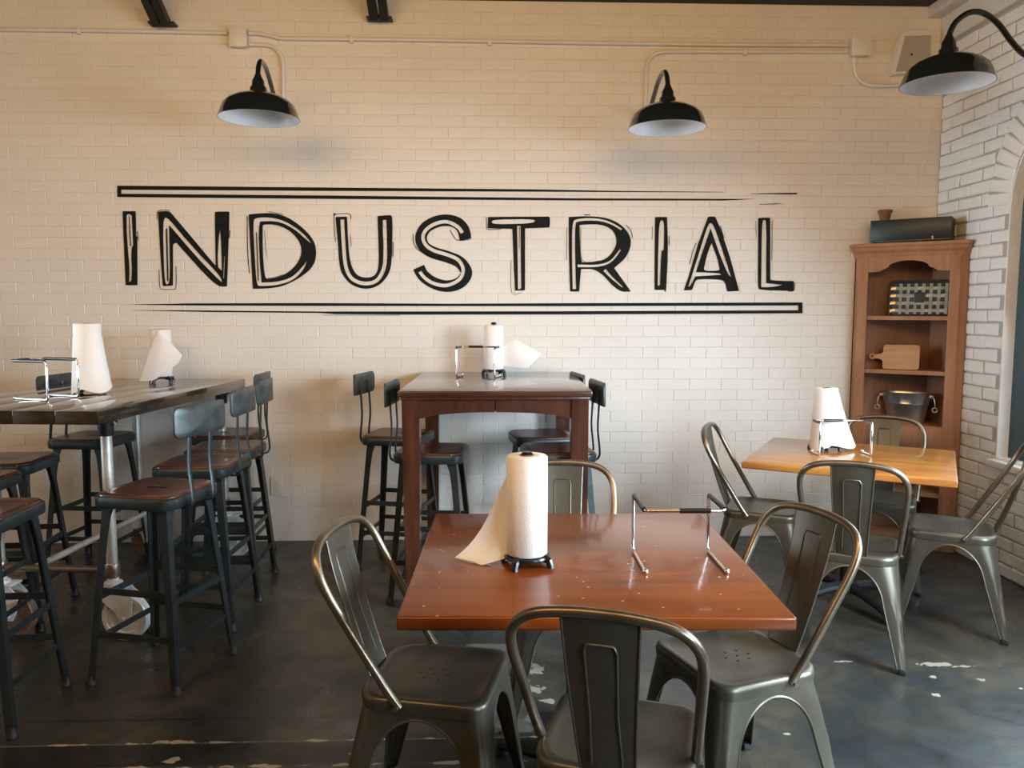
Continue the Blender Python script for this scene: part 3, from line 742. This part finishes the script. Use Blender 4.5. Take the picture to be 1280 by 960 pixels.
for lab, x, y, az in [
    ('dark metal bar stool at plank table, second from the camera on right side', -1.34, 3.73, 178),
    ('dark metal bar stool at plank table, third from the camera on right side', -1.36, 4.15, 182),
    ('dark metal bar stool at plank table, farthest on right side near the wall', -1.50, 4.62, 180),
    ('dark metal bar stool far left of plank table, back showing above tabletop', -2.23, 4.52, -7),
    ('dark metal bar stool left of plank table, between nearer and far ones', -2.29, 3.82, 4),
    ('dark metal bar stool cut by left edge, behind the foremost one', -2.22, 3.37, 2),
    ('dark metal bar stool foremost at lower left, seat cut by the photo edge', -1.825, 2.83, 2),
    ('dark metal bar stool left of cherry table, nearer the wall', -.50, 4.56, -12),
    ('dark metal bar stool left of cherry table, pushed in beside front leg', -.27, 4.03, -6),
    ('dark metal bar stool right of cherry table, nearer the wall', .33, 4.50, 188),
    ('dark metal bar stool right of cherry table, nearer the camera', .375, 4.02, 186)]:
    dup(stool, lab, (x, y, 0), A_(az))

# ------------------------------------------------------------------ high cherry table
ht = thing('high_table', 'tall dark cherry wood table against the lettered wall', 'table', (.066, 4.315, 0), math.radians(-1.5))
W_, DD, HT = .925, 1.20, 1.084
m = MB(); m.box((0, 0, HT-.014), (W_, DD, .028), .006, seg=3); m.obj('tabletop', M['cherry_top'], ht)
m = MB(); m.box((0, 0, HT-.036), (W_-.02, DD-.02, .016), .004); m.obj('top_moulding', M['cherry'], ht)
lx, ly = W_/2-.058, DD/2-.058
for sx in (-1, 1):
    for sy in (-1, 1):
        m = MB(); m.loft([[(sx*lx+a*.042, sy*ly+b*.042, HT-.044) for a, b in ((-1, -1), (1, -1), (1, 1), (-1, 1))], [(sx*lx+a*.040, sy*ly+b*.040, .6) for a, b in ((-1, -1), (1, -1), (1, 1), (-1, 1))], [(sx*lx+a*.033, sy*ly+b*.033, 0) for a, b in ((-1, -1), (1, -1), (1, 1), (-1, 1))]])
        bmesh.ops.bevel(m.bm, geom=[e for e in m.bm.edges if abs((e.verts[0].co-e.verts[1].co).z) > .1], offset=.004, segments=2, affect='EDGES')
        m.obj('leg', M['cherry'], ht)
def apron(L, halves=True):
    pts = [(-L/2, 0), (L/2, 0), (L/2, -.09)]
    pts += [(L/2*.93*math.cos(PI*i/24), -.09+.030*math.sin(PI*i/24)) for i in range(1, 24)]+[(-L/2, -.09)]
    return pts
for k_, (L, off) in enumerate(((2*lx-.084, ly), (2*ly-.084, lx), (2*lx-.084, ly), (2*ly-.084, lx))):
    for h_ in (0, 1):
        half = [(x, z) for x, z in apron(L) if (x <= 0 if h_ == 0 else x >= 0)]
        e_ = -.0025 if h_ == 0 else .0025
        zmid = -.06
        half = ([(-L/2, 0), (e_, 0), (e_, zmid)]+[(x, z) for x, z in apron(L)[3:] if x < -.01]) if h_ == 0 else ([(e_, 0), (L/2, 0), (L/2, -.09)]+[(x, z) for x, z in apron(L)[3:-1] if x > .01]+[(e_, zmid)])
        me = curve_mesh('apron', [half], .022); me.transform(RZ(PI/2*k_) @ Matrix.Translation((0, -off-.022, HT-.044)) @ RX(PI/2)); me.materials.append(M['cherry']); link('apron', me, ht)
    m = MB(); m.box((0, -off+.018, HT-.044-.032), (.03, .008, .056)); m.xf(RZ(PI/2*k_)); m.obj('apron_block', M['cherry'], ht)

# ------------------------------------------------------------------ cafe tables on pedestals
def cafe_table(label, loc, rz, w_, d_, mat, th=.034):
    t = thing('cafe_table', label, 'table', loc, rz)
    m = MB(); m.box((0, 0, .75-th/2), (w_, d_, th), .007, seg=3); m.obj('tabletop', mat, t)
    m = MB(); m.box((0, 0, .75-th-.006), (.4, .4, .012)); m.obj('mounting_plate', M['dark_iron'], t)
    m = MB(); m.lathe([(.06, .07), (.055, .10), (.036, .12), (.036, .66), (.06, .70), (.07, .705)], 24); m.obj('column', M['dark_iron'], t)
    for k_ in range(4):
        a_ = PI/4+PI/2*k_; c_, s_ = math.cos(a_), math.sin(a_)
        m = MB(); m.tube([(c_*q, s_*q, z_) for q, z_ in ((.02, .09), (.12, .085), (.22, .065), (.30, .04), (.335, .03))], [.026, .026, .024, .021, .018], 10); m.obj('base_foot', M['dark_iron'], t)
        f = MB(); f.lathe([(.02, 0), (.022, .006), (.018, .02)], 12, (c_*.325, s_*.325, 0)); f.obj('foot_glide', M['rubber'], t)
    return t
cafe_table('square red-brown varnished wooden table in the foreground', (.277, 2.252, 0), math.radians(-2), .94, .95, M['redwood'])
cafe_table('square amber varnished wooden table near the pine cabinet', (1.815, 3.785, 0), math.radians(-30.5), .90, .82, M['amber'])

# ------------------------------------------------------------------ plank table on pipes and iron wheels
pt_rot = math.radians(-5.2)
pt = thing('plank_table', 'long dark glossy plank table on pipe legs with iron wheels', 'table', (-1.985, 4.10, 0), pt_rot)
PW, PL, PH = .92, 1.55, 1.05
def pl(x, y):
    v = RZ(-pt_rot) @ (Vector((x, y, 0))-Vector((-1.985, 4.10, 0))); return v.x, v.y
npl = 5
for i in range(npl):
    x0 = -PW/2+i*PW/npl
    m = MB(); m.box((x0+PW/npl/2, 0, PH-.0285), (PW/npl-.0006, PL, .057+.0004*(i % 2)), .002); m.obj('plank', M['plank'], pt)
fx, fy = pl(-1.655, 3.47)
legs = [(fx, fy), (fx-.52, fy), (fx, -fy), (fx-.52, -fy)]
for i, (x, y) in enumerate(legs):
    m = MB(); m.tube([(x, y, .30), (x, y, .93)], .0235, 16); lg = m.obj('leg', M['pipe'], pt); lg['label'] = 'pale galvanised pipe leg'
    m = MB(); m.lathe([(.030, .92), (.033, .93), (.033, .975), (.05, .978), (.05, .982)], 16, (x, y, 0)); m.obj('collar', M['dark_iron'], lg)
    m = MB(); m.lathe([(.029, .285), (.032, .29), (.032, .345), (.029, .35)], 16, (x, y, 0)); m.obj('tee_fitting', M['brass_pipe'], lg)
    # caster: fork and wheel
    wr = .105; wx = x+.055 if i % 2 == 0 else x+.05
    c = MB(); c.lathe([(.036, .245), (.04, .25), (.04, .262), (.026, .27), (.024, .29)], 18, (x, y, 0))
    for s in (-1, 1):
        R = []
        for z_, a_, b_ in ((.25, x-.045, x+.05), (.20, x-.05, wx+.05), (.13, wx-.03, wx+.04), (.085, wx-.016, wx+.02)):
            R.append([(a_, y+s*.030, z_), (b_, y+s*.030, z_), (b_, y+s*.036, z_), (a_, y+s*.036, z_)])
        c.loft(R)
    c.box((x+.02, y, .247), (.11, .078, .01), .002)
    c.lathe([(.010, -.042), (.010, .042)], 10, mat=Matrix.Translation((wx, y, wr)) @ RX(PI/2))
    c.obj('caster_fork', M['white_metal'], pt)
    wmat = M['white_metal'] if i % 2 == 0 else M['wheel_wood']
    wh = MB(); mt = Matrix.Translation((wx, y, wr)) @ RX(PI/2)
    wh.lathe([(.016, -.024), (.026, -.024), (.028, -.012), (.066, -.010), (.072, -.016), (.082, -.016), (.086, -.022), (.101, -.024), (wr, -.018), (wr-.004, 0), (wr, .018), (.101, .024), (.086, .022), (.082, .016), (.072, .016), (.066, .010), (.028, .012), (.026, .024), (.016, .024)], 40, mat=mt)
    wo = wh.obj('wheel', wmat, pt, 30); 
    if i % 2: wo['label'] = 'brown faced wheel'
    g = MB(); g.lathe([(.077, -.0175), (.083, -.0195), (.0845, -.0225), (.079, -.0205)], 40, mat=mt); g.obj('wheel_groove', M['dark_iron'], wo)
    g = MB(); g.lathe([(.014, -.040), (.014, -.036), (.006, -.034)], 12, mat=mt); g.obj('axle_nut', M['dark_iron'], wo)
ry_ = lambda z_: z_
for yy in (fy, -fy):
    m = MB(); m.tube([(fx-.75, yy, .318), (fx, yy, .318)], .0155, 12); m.obj('cross_rail', M['brass_pipe'], pt)
m = MB(); m.tube([(fx-.36, fy, .318), (fx-.36, -fy, .318)], .0155, 12); m.obj('long_rail', M['pipe'], pt)
m = MB(); m.tube(smooth_path([(fx+.005, fy, .965), (fx+.022, fy-.008, .975), (fx+.036, fy-.012, .985), (fx+.045, fy-.012, .984), (fx+.048, fy-.010, .970)], 5), .006, 8); m.obj('hook', M['brass_pipe'], pt)

# ------------------------------------------------------------------ paper towel holders
def towel(label, loc, flap, r=.058, h=.280, rz=0, knob=.0):
    t = thing('paper_towel_holder', label, 'paper towels', loc, 0, 'paper towels on stands')
    m = MB(); m.lathe([(.030, .020), (.064, .020), (.066, .024), (.064, .029), (.02, .031)], 28); m.obj('base', M['black_plastic'], t)
    for k_ in range(4):
        a_ = PI/4+PI/2*k_+.25+rz; c_, s_ = math.cos(a_), math.sin(a_)
        f = MB(); f.tube([(c_*.035, s_*.035, .022), (c_*.058, s_*.058, .024), (c_*.070, s_*.070, .018), (c_*.074, s_*.074, .007), (c_*.074, s_*.074, .0)], [.010, .012, .011, .010, .011], 8); f.obj('foot', M['black_plastic'], t)
    m = MB(); m.lathe([(.007, .028), (.007, h+.027+knob), (.016, h+.028+knob), (.017, h+.036+knob), (.012, h+.041+knob), (.003, h+.042+knob)], 16); m.obj('rod', M['black_plastic'], t)
    m = MB(); z0 = .0315
    m.lathe([(.021, z0), (r-.003, z0), (r, z0+.003), (r, z0+h-.004), (r-.004, z0+h), (.030, z0+h+.001), (.021, z0+h-.001), (.021, z0)], 40, cap=False); roll = m.obj('towel_roll', M['paper'], t, 45)
    m = MB(); m.lathe([(.0205, z0+h-.06), (.0205, z0+h+.002), (.018, z0+h+.002), (.018, z0+h-.06)], 20, cap=False); m.obj('core', M['card'], roll)
    m = MB(); flap(m, r, z0, h); m.obj('loose_sheet', M['paper'], t, 60)
    return t
def lerp(a, b, q): return tuple(x+(y-x)*q for x, y in zip(a, b))
def flap_front(m, r, z0, h):
    rows = []
    for i in range(9):                     # along the sheet, roll to tip
        u = i/8
        top = lerp((-r*.94, -.012, z0+.235), (-.205, .045, .006), u)
        bot = lerp((-r*.94, -.008, .020), (-.128, -.015, .002), min(1, u*1.0))
        top = (top[0], top[1]+.02*math.sin(PI*u), top[2]-.045*math.sin(PI*u))
        rows.append([tuple(Vector(lerp(bot, top, v))+Vector((0, .016*math.sin(PI*v)*math.sin(PI*u*.8+.3), 0))) for v in (0, .2, .4, .6, .8, 1)])
    m.grid(rows, .0006)
    tip = [[(-.205, .045, .0065), (-.205, .0452, .004)], [(-.16, .012, .006), (-.16, .013, .001)], [(-.105, -.02, .0045), (-.10, -.016, .001)]]
    m.grid(tip, .0005)
def flap_diamond(m, r, z0, h):
    rows = []
    for i in range(8):
        u = i/7
        top = lerp((r*.9, -.01, z0+.20), (.285, -.01, .125), u); bot = lerp((r*.9, -.005, z0+.02), (.285, -.01, .123), u)
        bul = .022*math.sin(PI*u)
        if u < .72: bot = lerp((r*.9, -.005, z0+.02), (.20, -.015, .035), u/.72)
        else: bot = lerp((.20, -.015, .035), (.285, -.01, .122), (u-.72)/.28)
        if u < .4: top = lerp((r*.9, -.01, z0+.135), (.125, -.012, .212), u/.4)
        else: top = lerp((.125, -.012, .212), (.285, -.01, .125), (u-.4)/.6)
        rows.append([tuple(Vector(lerp(bot, top, v))+Vector((0, -bul*math.sin(PI*v), 0))) for v in (0, .25, .5, .75, 1)])
    m.grid(rows, .0006)
def flap_fold(m, r, z0, h):               # sheet folded diagonally across the roll
    P = [[(.012, -.064, z0+.272), (.018, -.066, z0+.262), (.03, -.066, z0+.25)],
         [(-.02, -.07, z0+.19), (.04, -.085, z0+.20), (.098, -.075, z0+.19)],
         [(-.055, -.075, z0+.09), (.035, -.095, z0+.12), (.150, -.075, z0+.125)],
         [(-.085, -.08, z0+.0), (.02, -.095, z0+.05), (.130, -.078, z0+.085)],
         [(-.098, -.082, .010), (-.02, -.09, .014), (.03, -.085, .04)]]
    m.grid([smooth_path(r_, 4) for r_ in P], .0006)
def flap_cone(dx, wl, wr_, zt, zb):
    def f(m, r, z0, h):
        rows = []
        for i in range(9):
            u = i/8; z = zt+(zb-zt)*u; e_ = u**1.15
            a_, b_ = r+.003+(wl-r)*e_, r+.003+(wr_-r)*e_
            dd = r+.003+.022*e_
            ring_ = []
            for k_ in range(25):
                a = PI*1.45*(k_/24-.5)-PI/2
                c_, s_ = math.cos(a), math.sin(a)
                ring_.append((c_*(b_ if c_ > 0 else a_), s_*dd, z+.012*e_*math.sin(3*a+.5)+(.014*u if c_ > 0 else 0)))
            rows.append(ring_)
        m.grid(rows, .0006)
    return f
towel('white paper towel roll on black footed stand on front table', (.118, 2.175, .75), flap_front)
towel('white paper towels on cherry high table, sheet corner sticking out right', (.055, 4.70, 1.084), flap_diamond, h=.262, knob=.008)
towel('white paper towels with sheet folded diagonally, back of plank table', (-1.885, 4.66, 1.0506), flap_fold, h=.272, knob=-.03)
towel('white paper towels draped cone-like, front of plank table', (-1.975, 4.0, 1.0506), flap_cone(0, .082, .100, .282, .004), r=.063, h=.318, knob=-.03)
towel('white paper towels flared to the right on amber table', (1.752, 3.96, .75), flap_cone(0, .07, .155, .300, .010), r=.056, h=.288, knob=-.03)

# ------------------------------------------------------------------ chrome wire racks
def rack(label, loc, rz, gap, H_, arm, foot):
    """two feet and two top arms pointing to local -Y, joined by a front bar"""
    t = thing('wire_rack', label, 'rack', loc, rz, 'chrome wire table racks'); r = .0052
    for s in (-1, 1):
        x = s*gap/2
        m = MB(); m.tube([(x, -foot, r), (x, -foot*.5, r), (x, -.012, r), (x, -.003, r+.003), (x, 0, .014), (x, 0, H_*.5), (x, 0, H_-.014), (x, -.004, H_-.004), (x, -.013, H_)], r, 10); m.obj('upright', M['chrome'], t, 60)
        m = MB(); m.lathe([(.002, -.008), (.007, -.005), (.008, 0), (.007, .005), (.002, .008)], 12, (x, -foot, .008)); m.obj('end_ball', M['chrome'], t, 60)
        m = MB(); m.tube([(x, -.010, H_), (x, -arm*.92, H_)], .0075, 10); m.obj('arm_grip', M['black_plastic'], t, 60)
    P = [(-gap/2, -.01, H_), (-gap/2, -arm+.016, H_), (-gap/2+.004, -arm+.005, H_), (-gap/2+.016, -arm, H_), (gap/2-.016, -arm, H_), (gap/2-.004, -arm+.005, H_), (gap/2, -arm+.016, H_), (gap/2, -.01, H_)]
    m = MB(); m.tube(P, r*.9, 10); m.obj('front_bar', M['chrome'], t, 60)
    m = MB(); m.tube([(-gap*.08, -arm, H_), (gap*.30, -arm, H_)], .0072, 10); m.obj('bar_grip', M['black_plastic'], t, 60)
    return t
rack('chrome wire rack with black grips on the front table', (.55, 2.27, .75), math.radians(-1), .222, .172, .185, .20)
rack('chrome wire rack on the cherry high table beside towels', (-.052, 4.46, 1.084), math.radians(165), .225, .172, .10, .12)
rack('chrome wire rack on plank table, cut by left edge of photo', (-1.972, 3.745, 1.0506), math.radians(-110), .17, .182, .22, .20)
rack('chrome wire rack on the amber table before flared towels', (1.775, 3.775, .75), math.radians(178), .255, .165, .09, .10)

# ------------------------------------------------------------------ corner cabinet
ct_rot = math.atan2(-.32, .455)
FXc, FYc = (2.345+2.80)/2, (4.90+4.58)/2
cab = thing('corner_cabinet', 'open pine corner cabinet with arched top in right corner', 'cabinet', (FXc, FYc, 0), ct_rot)
def cl(x, y):
    v = RZ(-ct_rot) @ (Vector((x, y, 0))-Vector((FXc, FYc, 0))); return (v.x, v.y)
LF, RF = cl(2.345, 4.90), cl(2.80, 4.58); LB, CB, RBk = cl(2.345, D-.008), cl(XR-.004, D-.008), cl(XR-.001, 4.58)
FW = RF[0]-LF[0]
plan = [LF, RF, RBk, CB, LB]
def inset(pl_, k_): c = Vector((sum(p[0] for p in pl_)/5, sum(p[1] for p in pl_)/5)); return [tuple(c+(Vector(p)-c)*k_) for p in pl_]
pin = inset(plan, .965)
for z_, nm in ((.075, 'shelf'), (.35, 'shelf'), (.762, 'shelf'), (1.098, 'shelf'), (1.430, 'shelf')):
    m = MB(); m.prism(pin, z_-.024, z_); m.obj(nm, M['pine'], cab)
m = MB(); m.prism(plan, 1.80, 1.822); m.obj('top_panel', M['pine'], cab)
def wallpanel(name, a, b, th=.012, z0=.0, z1=1.80, mat='pine_in'):
    a, b = Vector((*a, 0)), Vector((*b, 0)); d_ = (b-a).normalized(); n_ = Vector((-d_.y, d_.x, 0))
    m = MB(); m.loft([[a+Vector((0, 0, z0)), b+Vector((0, 0, z0)), b+n_*th+Vector((0, 0, z0)), a+n_*th+Vector((0, 0, z0))], [a+Vector((0, 0, z1)), b+Vector((0, 0, z1)), b+n_*th+Vector((0, 0, z1)), a+n_*th+Vector((0, 0, z1))]]); m.obj(name, M[mat], cab)
wallpanel('back_panel', CB, LB); wallpanel('back_panel', RBk, CB)
wallpanel('side_panel', LB, LF, mat='pine'); wallpanel('side_panel', RF, RBk, mat='pine')
ST = .055
m = MB(); m.box((LF[0]+ST*.5, .006, .90), (ST, .022, 1.80), .003); m.obj('stile', M['pine'], cab)
m = MB(); m.box((RF[0]-ST*.5, .006, .90), (ST, .022, 1.80), .003); m.obj('stile', M['pine'], cab)
iw = FW-2*ST; xc = (LF[0]+RF[0])/2
arch = [(-iw/2, 1.80), (-iw/2, 1.700), (-iw*.36, 1.703), (-iw*.29, 1.722)]+[(iw*.25*-math.cos(PI*i/14), 1.728+.040*math.sin(PI*i/14)) for i in range(15)]+[(iw*.29, 1.722), (iw*.36, 1.703), (iw/2, 1.700), (iw/2, 1.80)]
me = curve_mesh('arched_rail', [arch], .020); me.transform(Matrix.Translation((xc, .006, 0)) @ UPR); me.materials.append(M['pine']); link('arched_rail', me, cab)
m = MB(); m.box((xc, .006, .680), (iw, .018, .14), .002); m.box((xc, -.004, .680), (iw-.07, .008, .085), .004); m.obj('drawer_front', M['pine'], cab)
m = MB(); m.box((xc, .006, .035), (iw, .02, .07), .002); m.obj('plinth', M['pine'], cab)
# crown
def grown(e_):
    return [(LF[0]-e_*.9, LF[1]-e_), (RF[0]+e_*.9, RF[1]-e_), (RBk[0]+e_*.35, RBk[1]-e_*.8), CB, (LB[0]-e_*1.0, LB[1])]
m = MB(); m.loft([[(x, y, z_) for x, y in grown(e_)] for e_, z_ in ((.002, 1.79), (.008, 1.80), (.010, 1.815), (.026, 1.832), (.030, 1.852))]); m.obj('crown_moulding', M['pine'], cab, 30)
m = MB(); m.loft([[(x, y, z_) for x, y in grown(e_)] for e_, z_ in ((.036, 1.852), (.040, 1.856), (.040, 1.872), (.037, 1.875))]); m.obj('top_board', M['pine'], cab, 30)
# things on and in the cabinet (world placement through the cabinet's axes)
def cw_(x, y, z): v = RZ(ct_rot) @ Vector((x, y, 0)); return (FXc+v.x, FYc+v.y, z)
bxo = thing('tin_box', 'long blue-black box lying on top of the pine cabinet', 'box', cw_(.0, .09, 1.875), ct_rot-.03)
m = MB(); m.box((0, 0, .078), (.445, .17, .130), .004); m.obj('body', M['black_box'], bxo)
m = MB(); m.box((0, -.004, .012), (.44, .17, .008), .002); m.obj('bottom_rim', M['stool_panel'], bxo)
for sx in (-1, 1):
    for sy in (-1, 1):
        m = MB(); m.lathe([(.012, 0), (.012, .01)], 12, (sx*.185, sy*.06, 0)); m.obj('foot', M['rubber'], bxo)
m = MB(); m.box((.125, -.086, .022), (.008, .003, .022)); m.obj('latch', M['chrome'], bxo)
m = MB(); m.box((.10, -.0855, .098), (.03, .001, .003), rot=RY(.5)); m.box((.122, -.0855, .098), (.022, .001, .003), rot=RY(-.6)); m.obj('scratch_mark', M['stool_panel'], bxo)
po = thing('terracotta_pot', 'small terracotta pot on left end of the blue-black box', 'pot', cw_(-.16, .125, 2.0185), 0)
m = MB(); m.lathe([(.026, 0), (.036, .055), (.041, .056), (.043, .072), (.039, .073), (.034, .058), (.024, .006), (.002, .005)], 20); m.obj('body', M['terracotta'], po)
m = MB(); m.lathe([(.033, .052), (.02, .054), (.002, .055)], 16); m.obj('soil', M['rubber'], po)
# woven tray leaning on the upper shelf
wt = thing('woven_tray', 'woven pewter strip tray standing on the top cabinet shelf', 'tray', cw_(.055, .105, 1.4305), ct_rot)
TL, TH = .33, .215
lean = RX(-.12)
m = MB(); m.box((0, .012, TH/2), (TL, .008, TH), .003); m.xf(lean); m.obj('back', M['weave_dark'], wt)
m = MB(); m.tube([(x, .006, z_+TH/2) for x, z_ in rrect(TL, TH, .02, 4)], .008, 8, closed=True); m.xf(lean); m.obj('rim', M['weave_dark'], wt)
for i in range(4):
    z_ = .034+i*.046
    m = MB(); rows = [[(x, .001+.004*math.sin(x*PI/.044+i*PI), z_-.010), (x, .001+.004*math.sin(x*PI/.044+i*PI), z_+.010)] for x in [-.135+.29*q/40 for q in range(41)]]
    m.grid(rows, .0015); m.xf(lean); m.obj('woven_strip', M['weave'], wt)
    m = MB(); m.box((-.147, -.002, z_), (.032, .008, .024), .003); m.xf(lean); o = m.obj('strip_end', M['weave_gold'], wt); o['label'] = 'pale gold strip end'
for i in range(7):
    x_ = -.105+i*.042
    m = MB(); rows = [[(x_-.009, .001-.004*math.sin(z_*PI/.046+i*PI), z_), (x_+.009, .001-.004*math.sin(z_*PI/.046+i*PI), z_)] for z_ in [.012+.19*q/24 for q in range(25)]]
    m.grid(rows, .0015); m.xf(lean); m.obj('woven_strip', M['weave'], wt)
m = MB(); m.box((-.0, -.006, .115), (.055, .006, .06), .006); m.xf(lean); m.obj('centre_block', M['weave_dark'], wt)
# cutting board
cbd = thing('cutting_board', 'pale wooden cutting board with handle leaning on middle cabinet shelf', 'board', cw_(-.06, .055, 1.0985), ct_rot)
bw, bh = .205, .152
outl_ = []
for x, z_ in rrect(bw, bh, .016, 4): outl_.append((x+.035, z_+bh/2+.001))
# handle on the left, spliced into the left side of the outline
left_i = max(range(len(outl_)), key=lambda i: (outl_[i][0] < -.06, outl_[i][1] if outl_[i][0] < -.0669 else -9))
n_ = len(outl_); seq = outl_[10:]+outl_[:10]
hz = .078
hand = [(-.0675, hz+.030), (-.078, hz+.018), (-.10, hz+.013), (-.116, hz+.014)]+[(-.128+.020*math.cos(a), hz+.020*math.sin(a)) for a in [PI/2+PI*i/8-.3*(1-i/4) for i in range(9)]]+[(-.116, hz-.014), (-.10, hz-.013), (-.078, hz-.018), (-.0675, hz-.030)]
top_part = [p for p in outl_ if True]
ordered = outl_[0:5]+outl_[5:10]+hand+outl_[10:15]+outl_[15:20]
hole = [(-.130+.006*math.cos(2*PI*i/12), hz+.006*math.sin(2*PI*i/12)) for i in range(12)]
me = curve_mesh('board', [ordered, hole], .016); me.transform(RX(-.13) @ UPR); me.materials.append(M['board']); link('board', me, cbd)
# galvanised tub
tb = thing('metal_tub', 'galvanised metal tub with ring handles on lower cabinet shelf', 'tub', cw_(.01, .115, .7625), ct_rot)
def oval(a_, b_, z_, n=40): return [(a_*math.cos(2*PI*i/n), b_*math.sin(2*PI*i/n), z_) for i in range(n)]
TBH = .190
m = MB(); m.loft([oval(a_*1.18, b_*.98, z_) for a_, b_, z_ in ((.085, .055, 0), (.086, .056, .004), (.106, .066, TBH*.62), (.111, .069, TBH*.64), (.1065, .0665, TBH*.66), (.122, .074, TBH-.006), (.127, .078, TBH), (.124, .075, TBH+.003), (.118, .071, TBH-.006), (.083, .053, .008))], cap=True); m.obj('tub_body', M['galv'], tb, 40)
for s in (-1, 1):
    m = MB(); m.tube([(s*.146, -.012, TBH-.02), (s*.157, -.02, TBH-.03), (s*.162, -.025, TBH-.06), (s*.162, -.025, TBH-.085)], .0035, 8)
    m.tube([(s*.162+.014*math.cos(2*PI*i/16), -.028, TBH-.099+.014*math.sin(2*PI*i/16)) for i in range(16)], .004, 8, closed=True); m.box((s*.138, -.012, TBH-.02), (.03, .03, .02), .003); m.obj('ring_handle', M['galv'], tb, 60)
